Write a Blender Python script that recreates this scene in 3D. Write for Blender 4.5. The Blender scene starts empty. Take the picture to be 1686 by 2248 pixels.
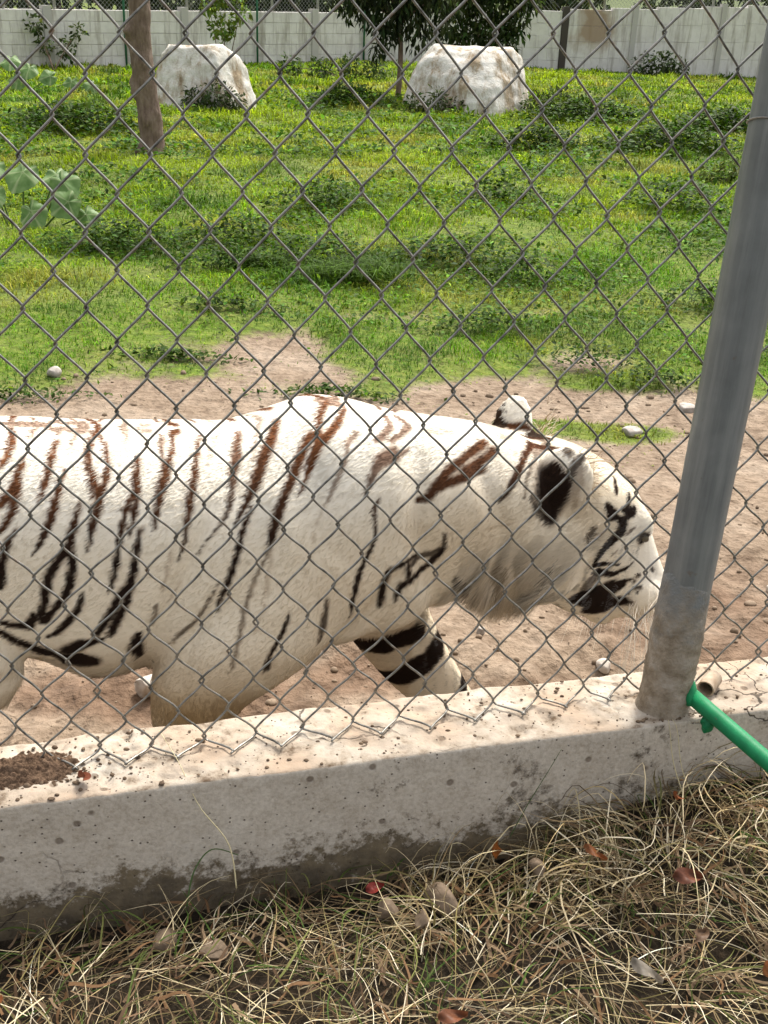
import bpy, bmesh, math, random
import numpy as np
from mathutils import Vector, Matrix

scene = bpy.context.scene
R = math.radians

# ------------------------------------------------------------------ camera
EYE = 1.66                                  # eye height above the enclosure ground
def set_camera():
    pitch, roll = R(25.1), R(2.33)
    c, s = math.cos(pitch), math.sin(pitch)
    fw = Vector((0, c, -s)); up = Vector((0, s, c)); rt = Vector((1, 0, 0))
    r2 = rt * math.cos(roll) + up * math.sin(roll)
    u2 = -rt * math.sin(roll) + up * math.cos(roll)
    cam = bpy.data.cameras.new('camera')
    cam.sensor_fit = 'VERTICAL'; cam.sensor_height = 24.0
    cam.lens = 24.0 * 2475.0 / 2248.0
    cam.clip_start = 0.05; cam.clip_end = 2000
    o = bpy.data.objects.new('camera', cam)
    m = Matrix((r2, u2, -fw)).transposed().to_4x4()
    m.translation = Vector((0, 0, EYE))
    o.matrix_world = m
    scene.collection.objects.link(o)
    scene.camera = o
set_camera()

# ------------------------------------------------------------------ sky, sun, exposure
SUN_ELEV, SUN_AZ = R(58), R(22)             # azimuth from +Y towards +X: high, behind the tiger, a little to the right
world = bpy.data.worlds.new('World'); scene.world = world
world.use_nodes = True
_nt = world.node_tree
_sky = _nt.nodes.new('ShaderNodeTexSky'); _sky.sky_type = 'NISHITA'; _sky.sun_disc = False
_sky.sun_elevation = SUN_ELEV; _sky.sun_rotation = SUN_AZ
_sky.dust_density = 5.0; _sky.air_density = 1.0; _sky.ozone_density = 0.3
_bg = _nt.nodes['Background']; _bg.inputs['Strength'].default_value = 0.14
_hs = _nt.nodes.new('ShaderNodeHueSaturation'); _hs.inputs['Saturation'].default_value = 0.25   # thin white haze
_nt.links.new(_sky.outputs[0], _hs.inputs['Color']); _nt.links.new(_hs.outputs[0], _bg.inputs['Color'])
sun = bpy.data.lights.new('sun', 'SUN'); sun.energy = 2.0; sun.angle = R(12.0); sun.color = (1.0, 0.95, 0.85)
sun_o = bpy.data.objects.new('sun', sun); scene.collection.objects.link(sun_o)
_sd = Vector((math.sin(SUN_AZ) * math.cos(SUN_ELEV), math.cos(SUN_AZ) * math.cos(SUN_ELEV), math.sin(SUN_ELEV)))
sun_o.rotation_euler = _sd.to_track_quat('Z', 'Y').to_euler()
scene.view_settings.view_transform = 'Standard'
scene.view_settings.look = 'None'
scene.view_settings.exposure = 1.18
scene.view_settings.gamma = 1.0
scene.cycles.max_bounces = 4; scene.cycles.diffuse_bounces = 2; scene.cycles.glossy_bounces = 2
scene.cycles.transmission_bounces = 3; scene.cycles.transparent_max_bounces = 8

# ------------------------------------------------------------------ helpers
rng = np.random.default_rng(7)
random.seed(7)

def tag(o, label=None, cat=None, group=None, kind=None):
    if label: o['label'] = label
    if cat: o['category'] = cat
    if group: o['group'] = group
    if kind: o['kind'] = kind
    return o

def link(o, parent=None):
    scene.collection.objects.link(o)
    if parent is not None: o.parent = parent
    return o

def empty(name, loc=(0, 0, 0), rz=0.0):
    o = bpy.data.objects.new(name, None); o.location = loc; o.rotation_euler = (0, 0, rz)
    o.empty_display_size = 0.1
    return link(o)

def make_mesh(name, V, F, mat=None, smooth=True, attrs=None):
    """V (n,3); F: (m,k) array or list of index tuples; attrs: {name: (domain, type, array)}"""
    me = bpy.data.meshes.new(name)
    V = np.asarray(V, dtype=np.float32)
    if isinstance(F, np.ndarray):
        m, k = F.shape
        me.vertices.add(len(V)); me.vertices.foreach_set('co', V.ravel())
        me.loops.add(m * k); me.loops.foreach_set('vertex_index', F.astype(np.int32).ravel())
        me.polygons.add(m)
        me.polygons.foreach_set('loop_start', np.arange(0, m * k, k, dtype=np.int32))
        me.polygons.foreach_set('loop_total', np.full(m, k, dtype=np.int32))
        me.update(calc_edges=True)
    else:
        me.from_pydata(V.tolist(), [], F)
    if smooth: me.polygons.foreach_set('use_smooth', np.ones(len(me.polygons), dtype=bool))
    for an, (dom, typ, arr) in (attrs or {}).items():
        a = me.attributes.new(an, typ, dom)
        arr = np.asarray(arr, dtype=np.float32)
        if typ == 'FLOAT_COLOR':
            if arr.shape[1] == 3: arr = np.concatenate([arr, np.ones((len(arr), 1), np.float32)], 1)
            a.data.foreach_set('color', arr.ravel())
        else:
            a.data.foreach_set('value', arr.ravel())
    if mat: me.materials.append(mat)
    me.validate()
    return me

def obj(name, V, F, mat=None, parent=None, smooth=True, attrs=None):
    return link(bpy.data.objects.new(name, make_mesh(name, V, F, mat, smooth, attrs)), parent)

# numpy value noise -------------------------------------------------
def _hash(i, j, k, seed):
    h = (i * 374761393 + j * 668265263 + k * 2147483647 + seed * 1274126177) & 0xFFFFFFFF
    h = ((h ^ (h >> 13)) * 1274126177) & 0xFFFFFFFF
    h = h ^ (h >> 16)
    return (h & 0xFFFFFF) / float(0xFFFFFF)

def vnoise(P, scale=1.0, seed=0):
    P = np.asarray(P, dtype=np.float64) * scale
    if P.shape[1] == 2: P = np.concatenate([P, np.zeros((len(P), 1))], 1)
    I = np.floor(P).astype(np.int64); f = P - I; f = f * f * (3 - 2 * f)
    out = 0
    for a in (0, 1):
        for b in (0, 1):
            for c in (0, 1):
                w = (f[:, 0] if a else 1 - f[:, 0]) * (f[:, 1] if b else 1 - f[:, 1]) * (f[:, 2] if c else 1 - f[:, 2])
                out = out + w * _hash(I[:, 0] + a, I[:, 1] + b, I[:, 2] + c, seed)
    return out * 2 - 1

def fbm(P, scale=1.0, octaves=4, seed=0, gain=0.5):
    out = 0; amp = 1.0; tot = 0
    for o in range(octaves):
        out = out + amp * vnoise(P, scale * 2 ** o, seed + o * 17); tot += amp; amp *= gain
    return out / tot

def sstep(a, b, x):
    t = np.clip((x - a) / (b - a), 0, 1); return t * t * (3 - 2 * t)

def grid_faces(nr, nc, closed=False):
    r = np.arange(nr - 1)[:, None]; c = np.arange(nc if closed else nc - 1)[None, :]
    c2 = (c + 1) % nc
    a = r * nc + c; b = r * nc + c2
    return np.stack([a, b, b + nc, a + nc], -1).reshape(-1, 4)

def tube(path, rad, sides=8, cap=True):
    """swept tube: path (n,3), rad scalar or (n,) -> V, F(list)"""
    P = np.asarray(path, float); n = len(P)
    rad = np.broadcast_to(np.asarray(rad, float), (n,))
    T = np.gradient(P, axis=0); T /= np.linalg.norm(T, axis=1)[:, None] + 1e-12
    ref = np.array([0, 0, 1.0]) if abs(T[0, 2]) < 0.9 else np.array([1.0, 0, 0])
    U = np.zeros_like(P)
    u = ref - T[0] * (ref @ T[0])
    for i in range(n):
        u = u - T[i] * (u @ T[i]); u /= np.linalg.norm(u) + 1e-12; U[i] = u
    W = np.cross(T, U)
    a = np.arange(sides) * 2 * np.pi / sides
    V = P[:, None] + rad[:, None, None] * (np.cos(a)[None, :, None] * U[:, None] + np.sin(a)[None, :, None] * W[:, None])
    V = V.reshape(-1, 3)
    F = [tuple(f) for f in grid_faces(n, sides, True).tolist()]
    if cap:
        F.append(tuple(range(sides - 1, -1, -1))); F.append(tuple(range((n - 1) * sides, n * sides)))
    return V, F

class MB:
    """collects several shapes into one mesh"""
    def __init__(s): s.V = []; s.F = []; s.n = 0
    def add(s, V, F):
        V = np.asarray(V, float)
        if isinstance(F, np.ndarray): F = F.tolist()
        s.F += [tuple(i + s.n for i in f) for f in F]; s.V.append(V); s.n += len(V); return s
    def tube(s, *a, **k): return s.add(*tube(*a, **k))
    def box(s, c, h, rz=0.0):
        c = np.asarray(c, float); h = np.asarray(h, float)
        q = np.array([[x, y, z] for x in (-1, 1) for y in (-1, 1) for z in (-1, 1)], float) * h
        cr, sr = math.cos(rz), math.sin(rz)
        q = np.stack([q[:, 0] * cr - q[:, 1] * sr, q[:, 0] * sr + q[:, 1] * cr, q[:, 2]], 1) + c
        return s.add(q, [(0, 1, 3, 2), (4, 6, 7, 5), (0, 4, 5, 1), (2, 3, 7, 6), (0, 2, 6, 4), (1, 5, 7, 3)])
    def build(s, name, mat, parent=None, smooth=False):
        return obj(name, np.concatenate(s.V), s.F, mat, parent, smooth)

def ellipsoid(c, r, axes=None, seg=24, rg=14):
    th = np.linspace(0.02, np.pi - 0.02, rg); ph = np.arange(seg) * 2 * np.pi / seg
    x = np.sin(th)[:, None] * np.cos(ph); y = np.sin(th)[:, None] * np.sin(ph); z = np.cos(th)[:, None] + 0 * ph
    q = np.stack([x, y, z], -1).reshape(-1, 3) * np.asarray(r, float)
    if axes is not None:
        A = np.asarray(axes, float); q = q @ (A / np.linalg.norm(A, axis=1)[:, None])
    V = q + np.asarray(c, float)
    F = [tuple(reversed(f)) for f in grid_faces(rg, seg, True).tolist()]
    F.append(tuple(range(seg))); F.append(tuple(reversed(range((rg - 1) * seg, rg * seg))))
    return V, F

# materials ----------------------------------------------------------
class NT:
    def __init__(s, name):
        s.m = bpy.data.materials.new(name); s.m.use_nodes = True
        s.t = s.m.node_tree; s.b = s.t.nodes['Principled BSDF']
        s.b.inputs['Specular IOR Level'].default_value = 0.25
        s.out = s.t.nodes['Material Output']
        s._co = None
    def n(s, typ, **kw):
        x = s.t.nodes.new('ShaderNode' + typ)
        for k, v in kw.items():
            if k in x.inputs: x.inputs[k].default_value = v
            else: setattr(x, k, v)
        return x
    def l(s, a, b): s.t.links.new(a, b)
    def co(s, kind='Object'):
        if s._co is None: s._co = s.n('TexCoord')
        return s._co.outputs[kind]
    def noise(s, scale, detail=4, rough=0.55, vec=None, dist=0.0):
        x = s.n('TexNoise', Scale=scale, Detail=detail, Roughness=rough, Distortion=dist)
        s.l(vec if vec is not None else s.co(), x.inputs['Vector']); return x.outputs['Fac']
    def vor(s, scale, vec=None, feature='F1', out='Distance'):
        x = s.n('TexVoronoi', Scale=scale); x.feature = feature
        s.l(vec if vec is not None else s.co(), x.inputs['Vector']); return x.outputs[out]
    def ramp(s, fac, stops):
        x = s.n('ValToRGB'); s.l(fac, x.inputs['Fac']); e = x.color_ramp.elements
        while len(e) < len(stops): e.new(0.5)
        for i, (p, c) in enumerate(stops):
            e[i].position = p
            e[i].color = (c, c, c, 1) if isinstance(c, (int, float)) else (*c, 1)
        return x.outputs['Color']
    def mix(s, fac, a, b, mode='MIX'):
        x = s.n('Mix'); x.data_type = 'RGBA'; x.blend_type = mode
        for sock, v in ((x.inputs[0], fac), (x.inputs[6], a), (x.inputs[7], b)):
            if isinstance(v, (int, float)): sock.default_value = v
            elif isinstance(v, tuple): sock.default_value = (*v, 1)
            else: s.l(v, sock)
        return x.outputs[2]
    def math(s, op, a, b=0.0):
        x = s.n('Math'); x.operation = op
        for sock, v in ((x.inputs[0], a), (x.inputs[1], b)):
            if isinstance(v, (int, float)): sock.default_value = v
            else: s.l(v, sock)
        return x.outputs[0]
    def attr(s, name, out='Color'):
        x = s.n('Attribute'); x.attribute_name = name; return x.outputs[out]
    def sep(s, vec):
        x = s.n('SeparateXYZ'); s.l(vec, x.inputs[0]); return x.outputs
    def bump(s, h, strength=0.5, dist=0.01, prev=None):
        x = s.n('Bump', Strength=strength, Distance=dist); s.l(h, x.inputs['Height'])
        if prev is not None: s.l(prev, x.inputs['Normal'])
        s.l(x.outputs[0], s.b.inputs['Normal']); return x.outputs[0]
    def col(s, c):
        if isinstance(c, tuple): s.b.inputs['Base Color'].default_value = (*c, 1)
        else: s.l(c, s.b.inputs['Base Color'])
        return s
    def set(s, **k):
        for a, v in k.items(): s.b.inputs[a.replace('_', ' ')].default_value = v
        return s
    def translucent(s, colsock, amount=0.4):
        tr = s.n('BsdfTranslucent'); mx = s.n('MixShader'); mx.inputs[0].default_value = amount
        if isinstance(colsock, tuple): tr.inputs[0].default_value = (*colsock, 1)
        else: s.l(colsock, tr.inputs[0])
        s.l(s.b.outputs[0], mx.inputs[1]); s.l(tr.outputs[0], mx.inputs[2]); s.l(mx.outputs[0], s.out.inputs['Surface'])

# the fence, its post and the kerb share one line: s along it, n away from the camera
FY = R(15.2)
FT = np.array([math.cos(FY), math.sin(FY), 0.0]); FN = np.array([-math.sin(FY), math.cos(FY), 0.0])
def fpt(s, n, z):
    s = np.asarray(s, float)[..., None]; n = np.asarray(n, float)[..., None]; z = np.asarray(z, float)[..., None]
    return s * FT + n * FN + z * np.array([0, 0, 1.0])
KERB_TOP = 0.535
# ------------------------------------------------------------------ the ground of the enclosure
GRASS_PATCHES = [  # x, y, rx, ry, strength : tufts on the bare strip and bare spots in the lawn (negative)
    (.95, 4.43, .34, .12, 1.0), (.70, 4.47, .16, .08, .5), (.20, 5.35, .55, .42, .9), (-.15, 4.75, .28, .12, .35), (-1.6, 5.3, .75, .55, .8),
    (-1.9, 4.85, .5, .2, .5), (1.35, 5.75, 1.0, .35, .5), (-.95, 4.95, .55, .16, .25), (2.4, 5.6, .7, .4, .5),
    (-.90, 5.40, 1.0, .50, -1.0), (.50, 6.15, .5, .16, -.7), (1.6, 6.05, .45, .12, -.6), (-.15, 5.98, .35, .12, -.5), (.9, 5.25, .18, .12, -.4),
    (-.6, 4.55, .9, .14, -.5), (1.1, 4.75, .9, .14, -.9), (-.9, 9.6, .5, .3, -.45), (2.4, 10.4, .8, .4, -.4), (-1.6, 12.9, .9, .6, -.3), (1.7, 9.0, .4, .25, -.4)]
def grass_density(x, y):
    P = np.stack([x, y], 1)
    edge = 5.15 + .22 * np.sin(x * 2.1 + .6) + .30 * fbm(P, 1.1, 3, 3)
    g = sstep(-.55, .75, y - edge)
    g = g + (.22 + .65 * sstep(7.8, 5.5, y)) * fbm(P, 2.2, 4, 8) * sstep(3.9, 5.0, y)
    for (px, py, rx, ry, st) in GRASS_PATCHES:
        q = ((x - px) / rx) ** 2 + ((y - py) / ry) ** 2
        g = g + st * np.exp(-q * 1.2)
    g = g + sstep(6.5, 9, y) * .35
    return np.clip(g, 0, 1) * sstep(3.6, 4.3, y + .3 * (x < 0))

def ground_height(x, y):
    P = np.stack([x, y], 1)
    h = .030 * fbm(P, .8, 3, 40) + .016 * fbm(P, 4.0, 3, 41)
    near = sstep(4.6, 2.6, y)
    h = h + near * (.050 * np.abs(fbm(P, 3.0, 4, 42)) + .022 * fbm(P, 11, 3, 43) - .018 * sstep(.35, .6, fbm(P, 6.5, 2, 47)))
    h = h + sstep(6, 13, y) * .10 * fbm(P, .22, 2, 44)
    gd = grass_density(x, y)
    h = h + .035 * gd * sstep(4, 6, y)
    # soil bank against the back of the kerb
    n = -x * math.sin(FY) + y * math.cos(FY)
    return h * sstep(1.5, 1.7, n) + .0 * n

def ground_material():
    m = NT('earth_and_turf')
    g = m.attr('grass', 'Fac')
    co = m.co()
    n1 = m.noise(2.6, 6, .6); n2 = m.noise(19, 5, .6); n3 = m.noise(90, 3, .6)
    dirt = m.ramp(n1, [(.32, (.085, .056, .033)), (.48, (.185, .136, .092)), (.66, (.31, .255, .195))])
    dirt = m.mix(.55, dirt, m.ramp(n2, [(.3, (.08, .047, .028)), (.6, (.29, .215, .152))]))
    v = m.vor(34); cl = m.ramp(v, [(.0, .55), (.35, 1.0)])
    dirt = m.mix(.55, dirt, cl, 'MULTIPLY')
    vs = m.n('TexVoronoi', Scale=42.0); m.l(m.co(), vs.inputs['Vector']); sp = m.math('MULTIPLY', m.ramp(vs.outputs['Distance'], [(.16, 1.0), (.30, 0.0)]), m.ramp(m.sep(vs.outputs['Color'])[0], [(.62, 0.0), (.68, 1.0)]))
    dirt = m.mix(m.math('MULTIPLY', sp, .75), dirt, (.07, .045, .028))
    soil = m.ramp(n2, [(.3, (.045, .065, .008)), (.55, (.095, .145, .010)), (.75, (.17, .185, .03))])
    yel = m.ramp(n1, [(.42, 0.0), (.65, .55)])
    soil = m.mix(yel, soil, (.16, .16, .045))
    dirt = m.mix(m.math('MULTIPLY', m.attr('dark_patch', 'Fac'), .8), dirt, m.ramp(n2, [(.3, (.065, .036, .020)), (.65, (.165, .10, .062))]))
    g2 = m.ramp(m.math('ADD', g, m.math('MULTIPLY', m.math('SUBTRACT', n2, .5), .6)), [(.22, 0.0), (.55, 1.0)])
    m.col(m.mix(g2, dirt, soil)); m.set(Roughness=.95)
    b = m.bump(n2, .7, .03); b = m.bump(n3, .6, .008, b); m.bump(v, .5, .012, b)
    return m.m

def build_ground():
    ny, nx = 420, 420
    t = np.linspace(0, 1, ny)
    yy = 1.35 + 68 * (0.055 * t + 0.945 * t ** 3.2)
    u = np.linspace(-1, 1, nx); u = np.sign(u) * (np.abs(u) ** 1.15)
    Y, U = np.meshgrid(yy, u, indexing='ij')
    X = U * (2.6 + .62 * Y)
    # the near edge follows the kerb
    x = X.ravel(); y = np.maximum(Y.ravel(), 0) + .27 * x * np.exp(-(Y.ravel() - 1.35) / 3.0)
    z = ground_height(x, y)
    F = grid_faces(ny, nx)
    g = grass_density(x, y)
    dark_patch = np.zeros(len(x)); Q = np.stack([x, y], 1)
    for (px, py, rx, ry) in ((1.25, 2.75, .50, .42), (.50, 2.42, .40, .14), (-.55, 2.35, .45, .16), (-.05, 2.5, .22, .12), (1.75, 3.75, .25, .3), (2.1, 3.2, .5, .5)):  # uneven darker brown patches on the bare soil
        dark_patch = np.maximum(dark_patch, sstep(1.15, .55, np.sqrt(((x - px) / rx) ** 2 + ((y - py) / ry) ** 2) + .5 * fbm(Q, 6, 3, 49)))
    o = obj('ground', np.stack([x, y, z], 1), F, ground_material(), None, True, {'grass': ('POINT', 'FLOAT', g), 'dark_patch': ('POINT', 'FLOAT', dark_patch)})
    tag(o, kind='structure')
    fm = NT('far_field'); fm.col(fm.ramp(fm.noise(.2), [(.3, (.04, .06, .015)), (.7, (.09, .11, .03))])); fm.set(Roughness=1)
    s = 900.0
    f = obj('terrain', [(-s, -s, -.25), (s, -s, -.25), (s, s, -.25), (-s, s, -.25)], [(0, 1, 2, 3)], fm.m)
    tag(f, kind='structure')
build_ground()

# ------------------------------------------------------------------ concrete kerb (footing of the fence)
def concrete_material():
    m = NT('weathered_concrete')
    z = m.sep(m.co())[2]; nrm = m.n('NewGeometry').outputs['Normal']; nz = m.sep(nrm)[2]
    n1 = m.noise(3.5, 6, .6); n2 = m.noise(26, 6, .65); n3 = m.noise(140, 4, .6)
    base = m.ramp(n1, [(.30, (.43, .355, .27)), (.50, (.53, .455, .365)), (.70, (.62, .55, .46))])
    base = m.mix(.35, base, m.ramp(n2, [(.30, (.30, .255, .20)), (.55, (.56, .52, .46)), (.75, (.64, .60, .54))]))
    base = m.mix(.28, base, m.ramp(n3, [(.35, (.25, .20, .15)), (.6, (.66, .60, .52))]))
    # sandy, dirtier and paler top
    top = m.ramp(n2, [(.32, (.12, .08, .05)), (.43, (.32, .262, .20)), (.60, (.46, .41, .345))])
    sand = m.ramp(m.noise(6.5, 7, .75), [(.47, 0.0), (.60, .8)])
    top = m.mix(sand, top, (.36, .26, .18))
    istop = m.ramp(nz, [(.45, 0.0), (.75, 1.0)])
    c = m.mix(istop, base, top)
    # dark pores and speckles
    v = m.n('TexVoronoi', Scale=95.0); m.l(m.co(), v.inputs['Vector'])
    pore = m.ramp(v.outputs['Distance'], [(.10, 1.0), (.20, 0.0)])
    pick = m.ramp(m.sep(v.outputs['Color'])[0], [(.62, 0.0), (.66, 1.0)])
    pore = m.math('MULTIPLY', pore, pick)
    c = m.mix(m.math('MULTIPLY', pore, .85), c, (.055, .04, .03))
    v2 = m.n('TexVoronoi', Scale=32.0); m.l(m.co(), v2.inputs['Vector'])
    pick2 = m.ramp(m.sep(v2.outputs['Color'])[1], [(.70, 0.0), (.75, 1.0)])
    chip = m.math('MULTIPLY', m.ramp(v2.outputs['Distance'], [(.14, 1.0), (.24, 0.0)]), pick2)
    c = m.mix(m.math('MULTIPLY', chip, .7), c, (.11, .075, .05))
    # moss and damp line low on the face
    mz = m.n('MapRange'); mz.inputs[1].default_value = .32; mz.inputs[2].default_value = .45; mz.inputs[3].default_value = 1; mz.inputs[4].default_value = 0
    m.l(z, mz.inputs[0])
    spk = m.noise(60, 6, .75); mo = m.math('ADD', m.math('MULTIPLY', mz.outputs[0], .85), m.math('ADD', m.math('MULTIPLY', m.math('SUBTRACT', m.noise(9, 5, .7), .5), 1.7), m.math('MULTIPLY', m.math('SUBTRACT', spk, .5), 1.2)))
    mf = m.math('MULTIPLY', m.ramp(mo, [(.42, 0.0), (.66, 1.0)]), m.math('SUBTRACT', 1.0, istop))
    c = m.mix(m.math('MULTIPLY', mf, .88), c, m.ramp(n2, [(.35, (.045, .030, .013)), (.65, (.14, .10, .048))]))
    # dark patches further up
    st = m.ramp(m.math('ADD', m.noise(6.0, 6, .7, dist=.4), m.math('MULTIPLY', m.math('SUBTRACT', spk, .5), .45)), [(.60, 0.0), (.70, .85)])
    c = m.mix(m.math('MULTIPLY', st, m.math('SUBTRACT', 1.0, istop)), c, (.075, .055, .035))
    # hair cracks
    vc = m.n('TexVoronoi', Scale=3.1); vc.feature = 'DISTANCE_TO_EDGE'
    wv = m.n('Mapping'); m.l(m.co(), wv.inputs[0]); wv.inputs['Scale'].default_value = (1, 1, 1.7)
    wr = m.n('VectorMath'); wr.operation = 'ADD'
    nzv = m.n('TexNoise', Scale=9.0, Detail=5.0); m.l(m.co(), nzv.inputs['Vector'])
    sc = m.n('VectorMath'); sc.operation = 'SCALE'; sc.inputs['Scale'].default_value = .16; m.l(nzv.outputs['Color'], sc.inputs[0])
    m.l(wv.outputs[0], wr.inputs[0]); m.l(sc.outputs[0], wr.inputs[1]); m.l(wr.outputs[0], vc.inputs['Vector'])
    crack = m.math('MULTIPLY', m.ramp(vc.outputs['Distance'], [(.0035, 1.0), (.008, 0.0)]), m.ramp(m.noise(2.2, 2), [(.53, 0.0), (.58, 1.0)]))
    c = m.mix(m.math('MULTIPLY', crack, .85), c, (.04, .03, .022))
    m.col(c); m.set(Roughness=.93)
    hgt = m.math('SUBTRACT', n2, m.math('MULTIPLY', m.math('ADD', pore, m.math('ADD', chip, crack)), .8))
    b = m.bump(hgt, .55, .006); m.bump(n3, .35, .003, b)
    return m.m

def kerb():
    # profile in (n, z), front bottom -> front edge -> top -> back edge -> back bottom
    fr, bk = 1.413, 1.575
    prof = []
    for t in np.linspace(0, 1, 34): prof.append((fr - .004 * (1 - t), .18 + (KERB_TOP - .006 - .18) * t))
    for a in (30, 60): prof.append((fr + .006 * (1 - math.cos(R(a))), KERB_TOP - .006 + .006 * math.sin(R(a))))
    for t in np.linspace(.02, .98, 44): prof.append((fr + .006 + (bk - fr - .012) * t, KERB_TOP))
    for a in (60, 30): prof.append((bk - .008 * (1 - math.cos(R(a))), KERB_TOP - .008 + .008 * math.sin(R(a))))
    for t in np.linspace(0, 1, 16): prof.append((bk + .01 * t, KERB_TOP - .01 - (KERB_TOP + .15) * t))
    prof = np.array(prof)
    s = np.concatenate([np.linspace(-6, -1.0, 60), np.linspace(-.99, 2.0, 520), np.linspace(2.02, 8, 60)])
    S, I = np.meshgrid(s, np.arange(len(prof)), indexing='ij')
    n = prof[I, 0].ravel(); z = prof[I, 1].ravel(); sv = S.ravel()
    Q = np.stack([sv, n, z], 1)
    istop = sstep(KERB_TOP - .004, KERB_TOP, z)
    rough = fbm(Q, 16, 4, 61); fine = fbm(Q, 70, 3, 62)
    back = sstep(bk - .05, bk, n)
    fe = sstep(fr + .004, fr + .03, n)
    z = z + istop * (.15 + .85 * fe) * (.0045 * rough + .0030 * fine - .006 * sstep(.30, .62, fbm(Q, 30, 2, 63)))
    z = z - back * istop * (.010 * np.abs(fbm(Q, 9, 3, 64)) + .012 * sstep(.15, .5, fbm(Q, 4, 2, 65)))
    z = z + istop * .006 * back * sstep(.2, .6, fbm(Q, 5, 2, 66))
    edge = np.exp(-((n - fr) / .012) ** 2) * sstep(KERB_TOP - .02, KERB_TOP, z)
    n = n + (1 - istop) * (n < 1.45) * (.0025 * fbm(Q, 7, 3, 67) + .0010 * fine) + edge * .0022 * np.abs(fbm(Q, 40, 2, 68))
    n = n + back * (.012 * fbm(Q, 8, 3, 69))
    V = fpt(sv, n, z)
    o = obj('concrete_kerb', V, grid_faces(len(s), len(prof))[:, ::-1], concrete_material(), None, True)
    tag(o, 'low weathered concrete kerb running along the foot of the mesh fence', 'kerb')
kerb()

# ------------------------------------------------------------------ visitors' side ground
OUT_Z = .300
def out_height(x, y):
    P = np.stack([x, y], 1)
    n = -x * math.sin(FY) + y * math.cos(FY); s = x * math.cos(FY) + y * math.sin(FY)
    h = OUT_Z + .014 * fbm(P, 5, 4, 81) + .008 * fbm(P, 24, 3, 82)
    h = h + .085 * sstep(.55, 1.05, s) * sstep(1.0, 1.38, n) - .02 * sstep(1.28, 1.40, n) * sstep(.9, .5, s)
    return h
def build_out_ground():
    s = np.concatenate([np.linspace(-6, -1.1, 30), np.linspace(-1.05, 1.7, 260), np.linspace(1.8, 8, 30)])
    n = np.concatenate([np.linspace(-6, .3, 30), np.linspace(.33, 1.43, 120)])
    S, Nn = np.meshgrid(s, n, indexing='ij')
    P = fpt(S.ravel(), Nn.ravel(), 0 * S.ravel())
    P[:, 2] = out_height(P[:, 0], P[:, 1])
    m = NT('leaf_mould'); n2 = m.noise(40, 6, .7)
    m.col(m.ramp(n2, [(.3, (.010, .007, .004)), (.55, (.030, .021, .012)), (.75, (.075, .052, .03))])); m.set(Roughness=1)
    m.bump(n2, .9, .02)
    tag(obj('path_edge_ground', P, grid_faces(len(s), len(n))[:, ::-1], m.m), kind='structure')
build_out_ground()
# ------------------------------------------------------------------ chain-link fence
CS = (0.391, 0.4878, -0.0199, 0.006, 0.0037, 0.0039, 0.0003, -0.0008)
CZ = (-0.4723, 0.0108, -0.424, -0.002, 0.008, -0.0085, 0.0054, -0.0008)
FENCE_N = 1.5137
def mesh_node(i, j):
    """diamond corner (i, j) -> s, z of the slightly slack fabric"""
    u = (np.asarray(i, float) - 5.5) / 6; v = (np.asarray(j, float) - 8.5) / 8.5
    uu = np.clip(u, -1.6, 1.6); vv = np.clip(v, -1.3, 1.6)
    B = [1, u, v, uu * vv, uu * uu, vv * vv, uu * uu * vv, uu * vv * vv]
    return sum(c * b for c, b in zip(CS, B)), sum(c * b for c, b in zip(CZ, B)) + EYE

def wire_material():
    m = NT('galvanised_wire'); n = m.noise(60, 3)
    m.col(m.ramp(n, [(.3, (.10, .094, .084)), (.55, (.27, .26, .235)), (.75, (.20, .145, .10))])); m.set(Metallic=.75, Roughness=.38)
    return m.m

def fence():
    root = empty('chain_link_fence', fpt(.4, FENCE_N, KERB_TOP).tolist(), 0)
    tag(root, 'grey chain link fence of diamond wire mesh in front of the tiger', 'fence')
    org = np.array(root.location)
    global wire_mat
    wire_mat = mat = wire_material()
    j0, j1 = -14, 22
    rw = .00185
    w0 = -9.0
    for k in range(int((24 - w0) * 2)):
        w = w0 + .5 * k
        odd = k % 2                              # this wire meets column w on even rows (odd=0) or odd rows
        th = np.linspace(j0, j1 + .0, (j1 - j0) * 12 + 1)
        ph = (th - odd) * np.pi                  # column w at even j, w+.5 at odd j
        c = np.cos(ph)                           # +1 at column w, -1 at w+.5
        tri = np.arcsin(.996 * c) / np.arcsin(.996)
        i = w + .25 - (.25 + .026) * tri
        sgn = np.sin(ph); dep = sgn / np.sqrt(sgn ** 2 + .10)
        s, z = mesh_node(i, th)
        g = np.random.default_rng(100 + k)
        jit = lambda a, f: a * np.interp(th, np.arange(j0, j1 + 2), g.normal(0, 1, j1 + 2 - j0)) * f
        low = .35 + .9 * sstep(12, 20, th)       # the foot of the fabric is bent about
        s = s + jit(.0016, low); z = z + jit(.0018, low)
        # strands sag into slight S curves
        z = z - .0011 * np.sin(((th % 1.0)) * 2 * np.pi) * (.4 + sstep(6, 18, th))
        n = FENCE_N + dep * rw * 1.05 + .010 * np.sin(s * 2.3 + .5) * sstep(-6, 12, th) * 0 + jit(.0015, low)
        zmin = KERB_TOP + .0045 + .003 * g.random(); ex = np.clip(zmin - z, 0, None)      # the last loops lie on the kerb
        n = n - ex * .9; z = np.maximum(z, zmin)
        P = fpt(s, n, z) - org
        V, F = tube(P, rw, 6)
        obj('wire', V, F, mat, root, True)
    # top rail above the picture
    V, F = tube(fpt(np.array([-2.0, 3.5]), FENCE_N - .03, np.array([2.42, 2.42])) - org, .021, 12)
    obj('top_rail', V, F, galv, root, True)
    return root

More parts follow.
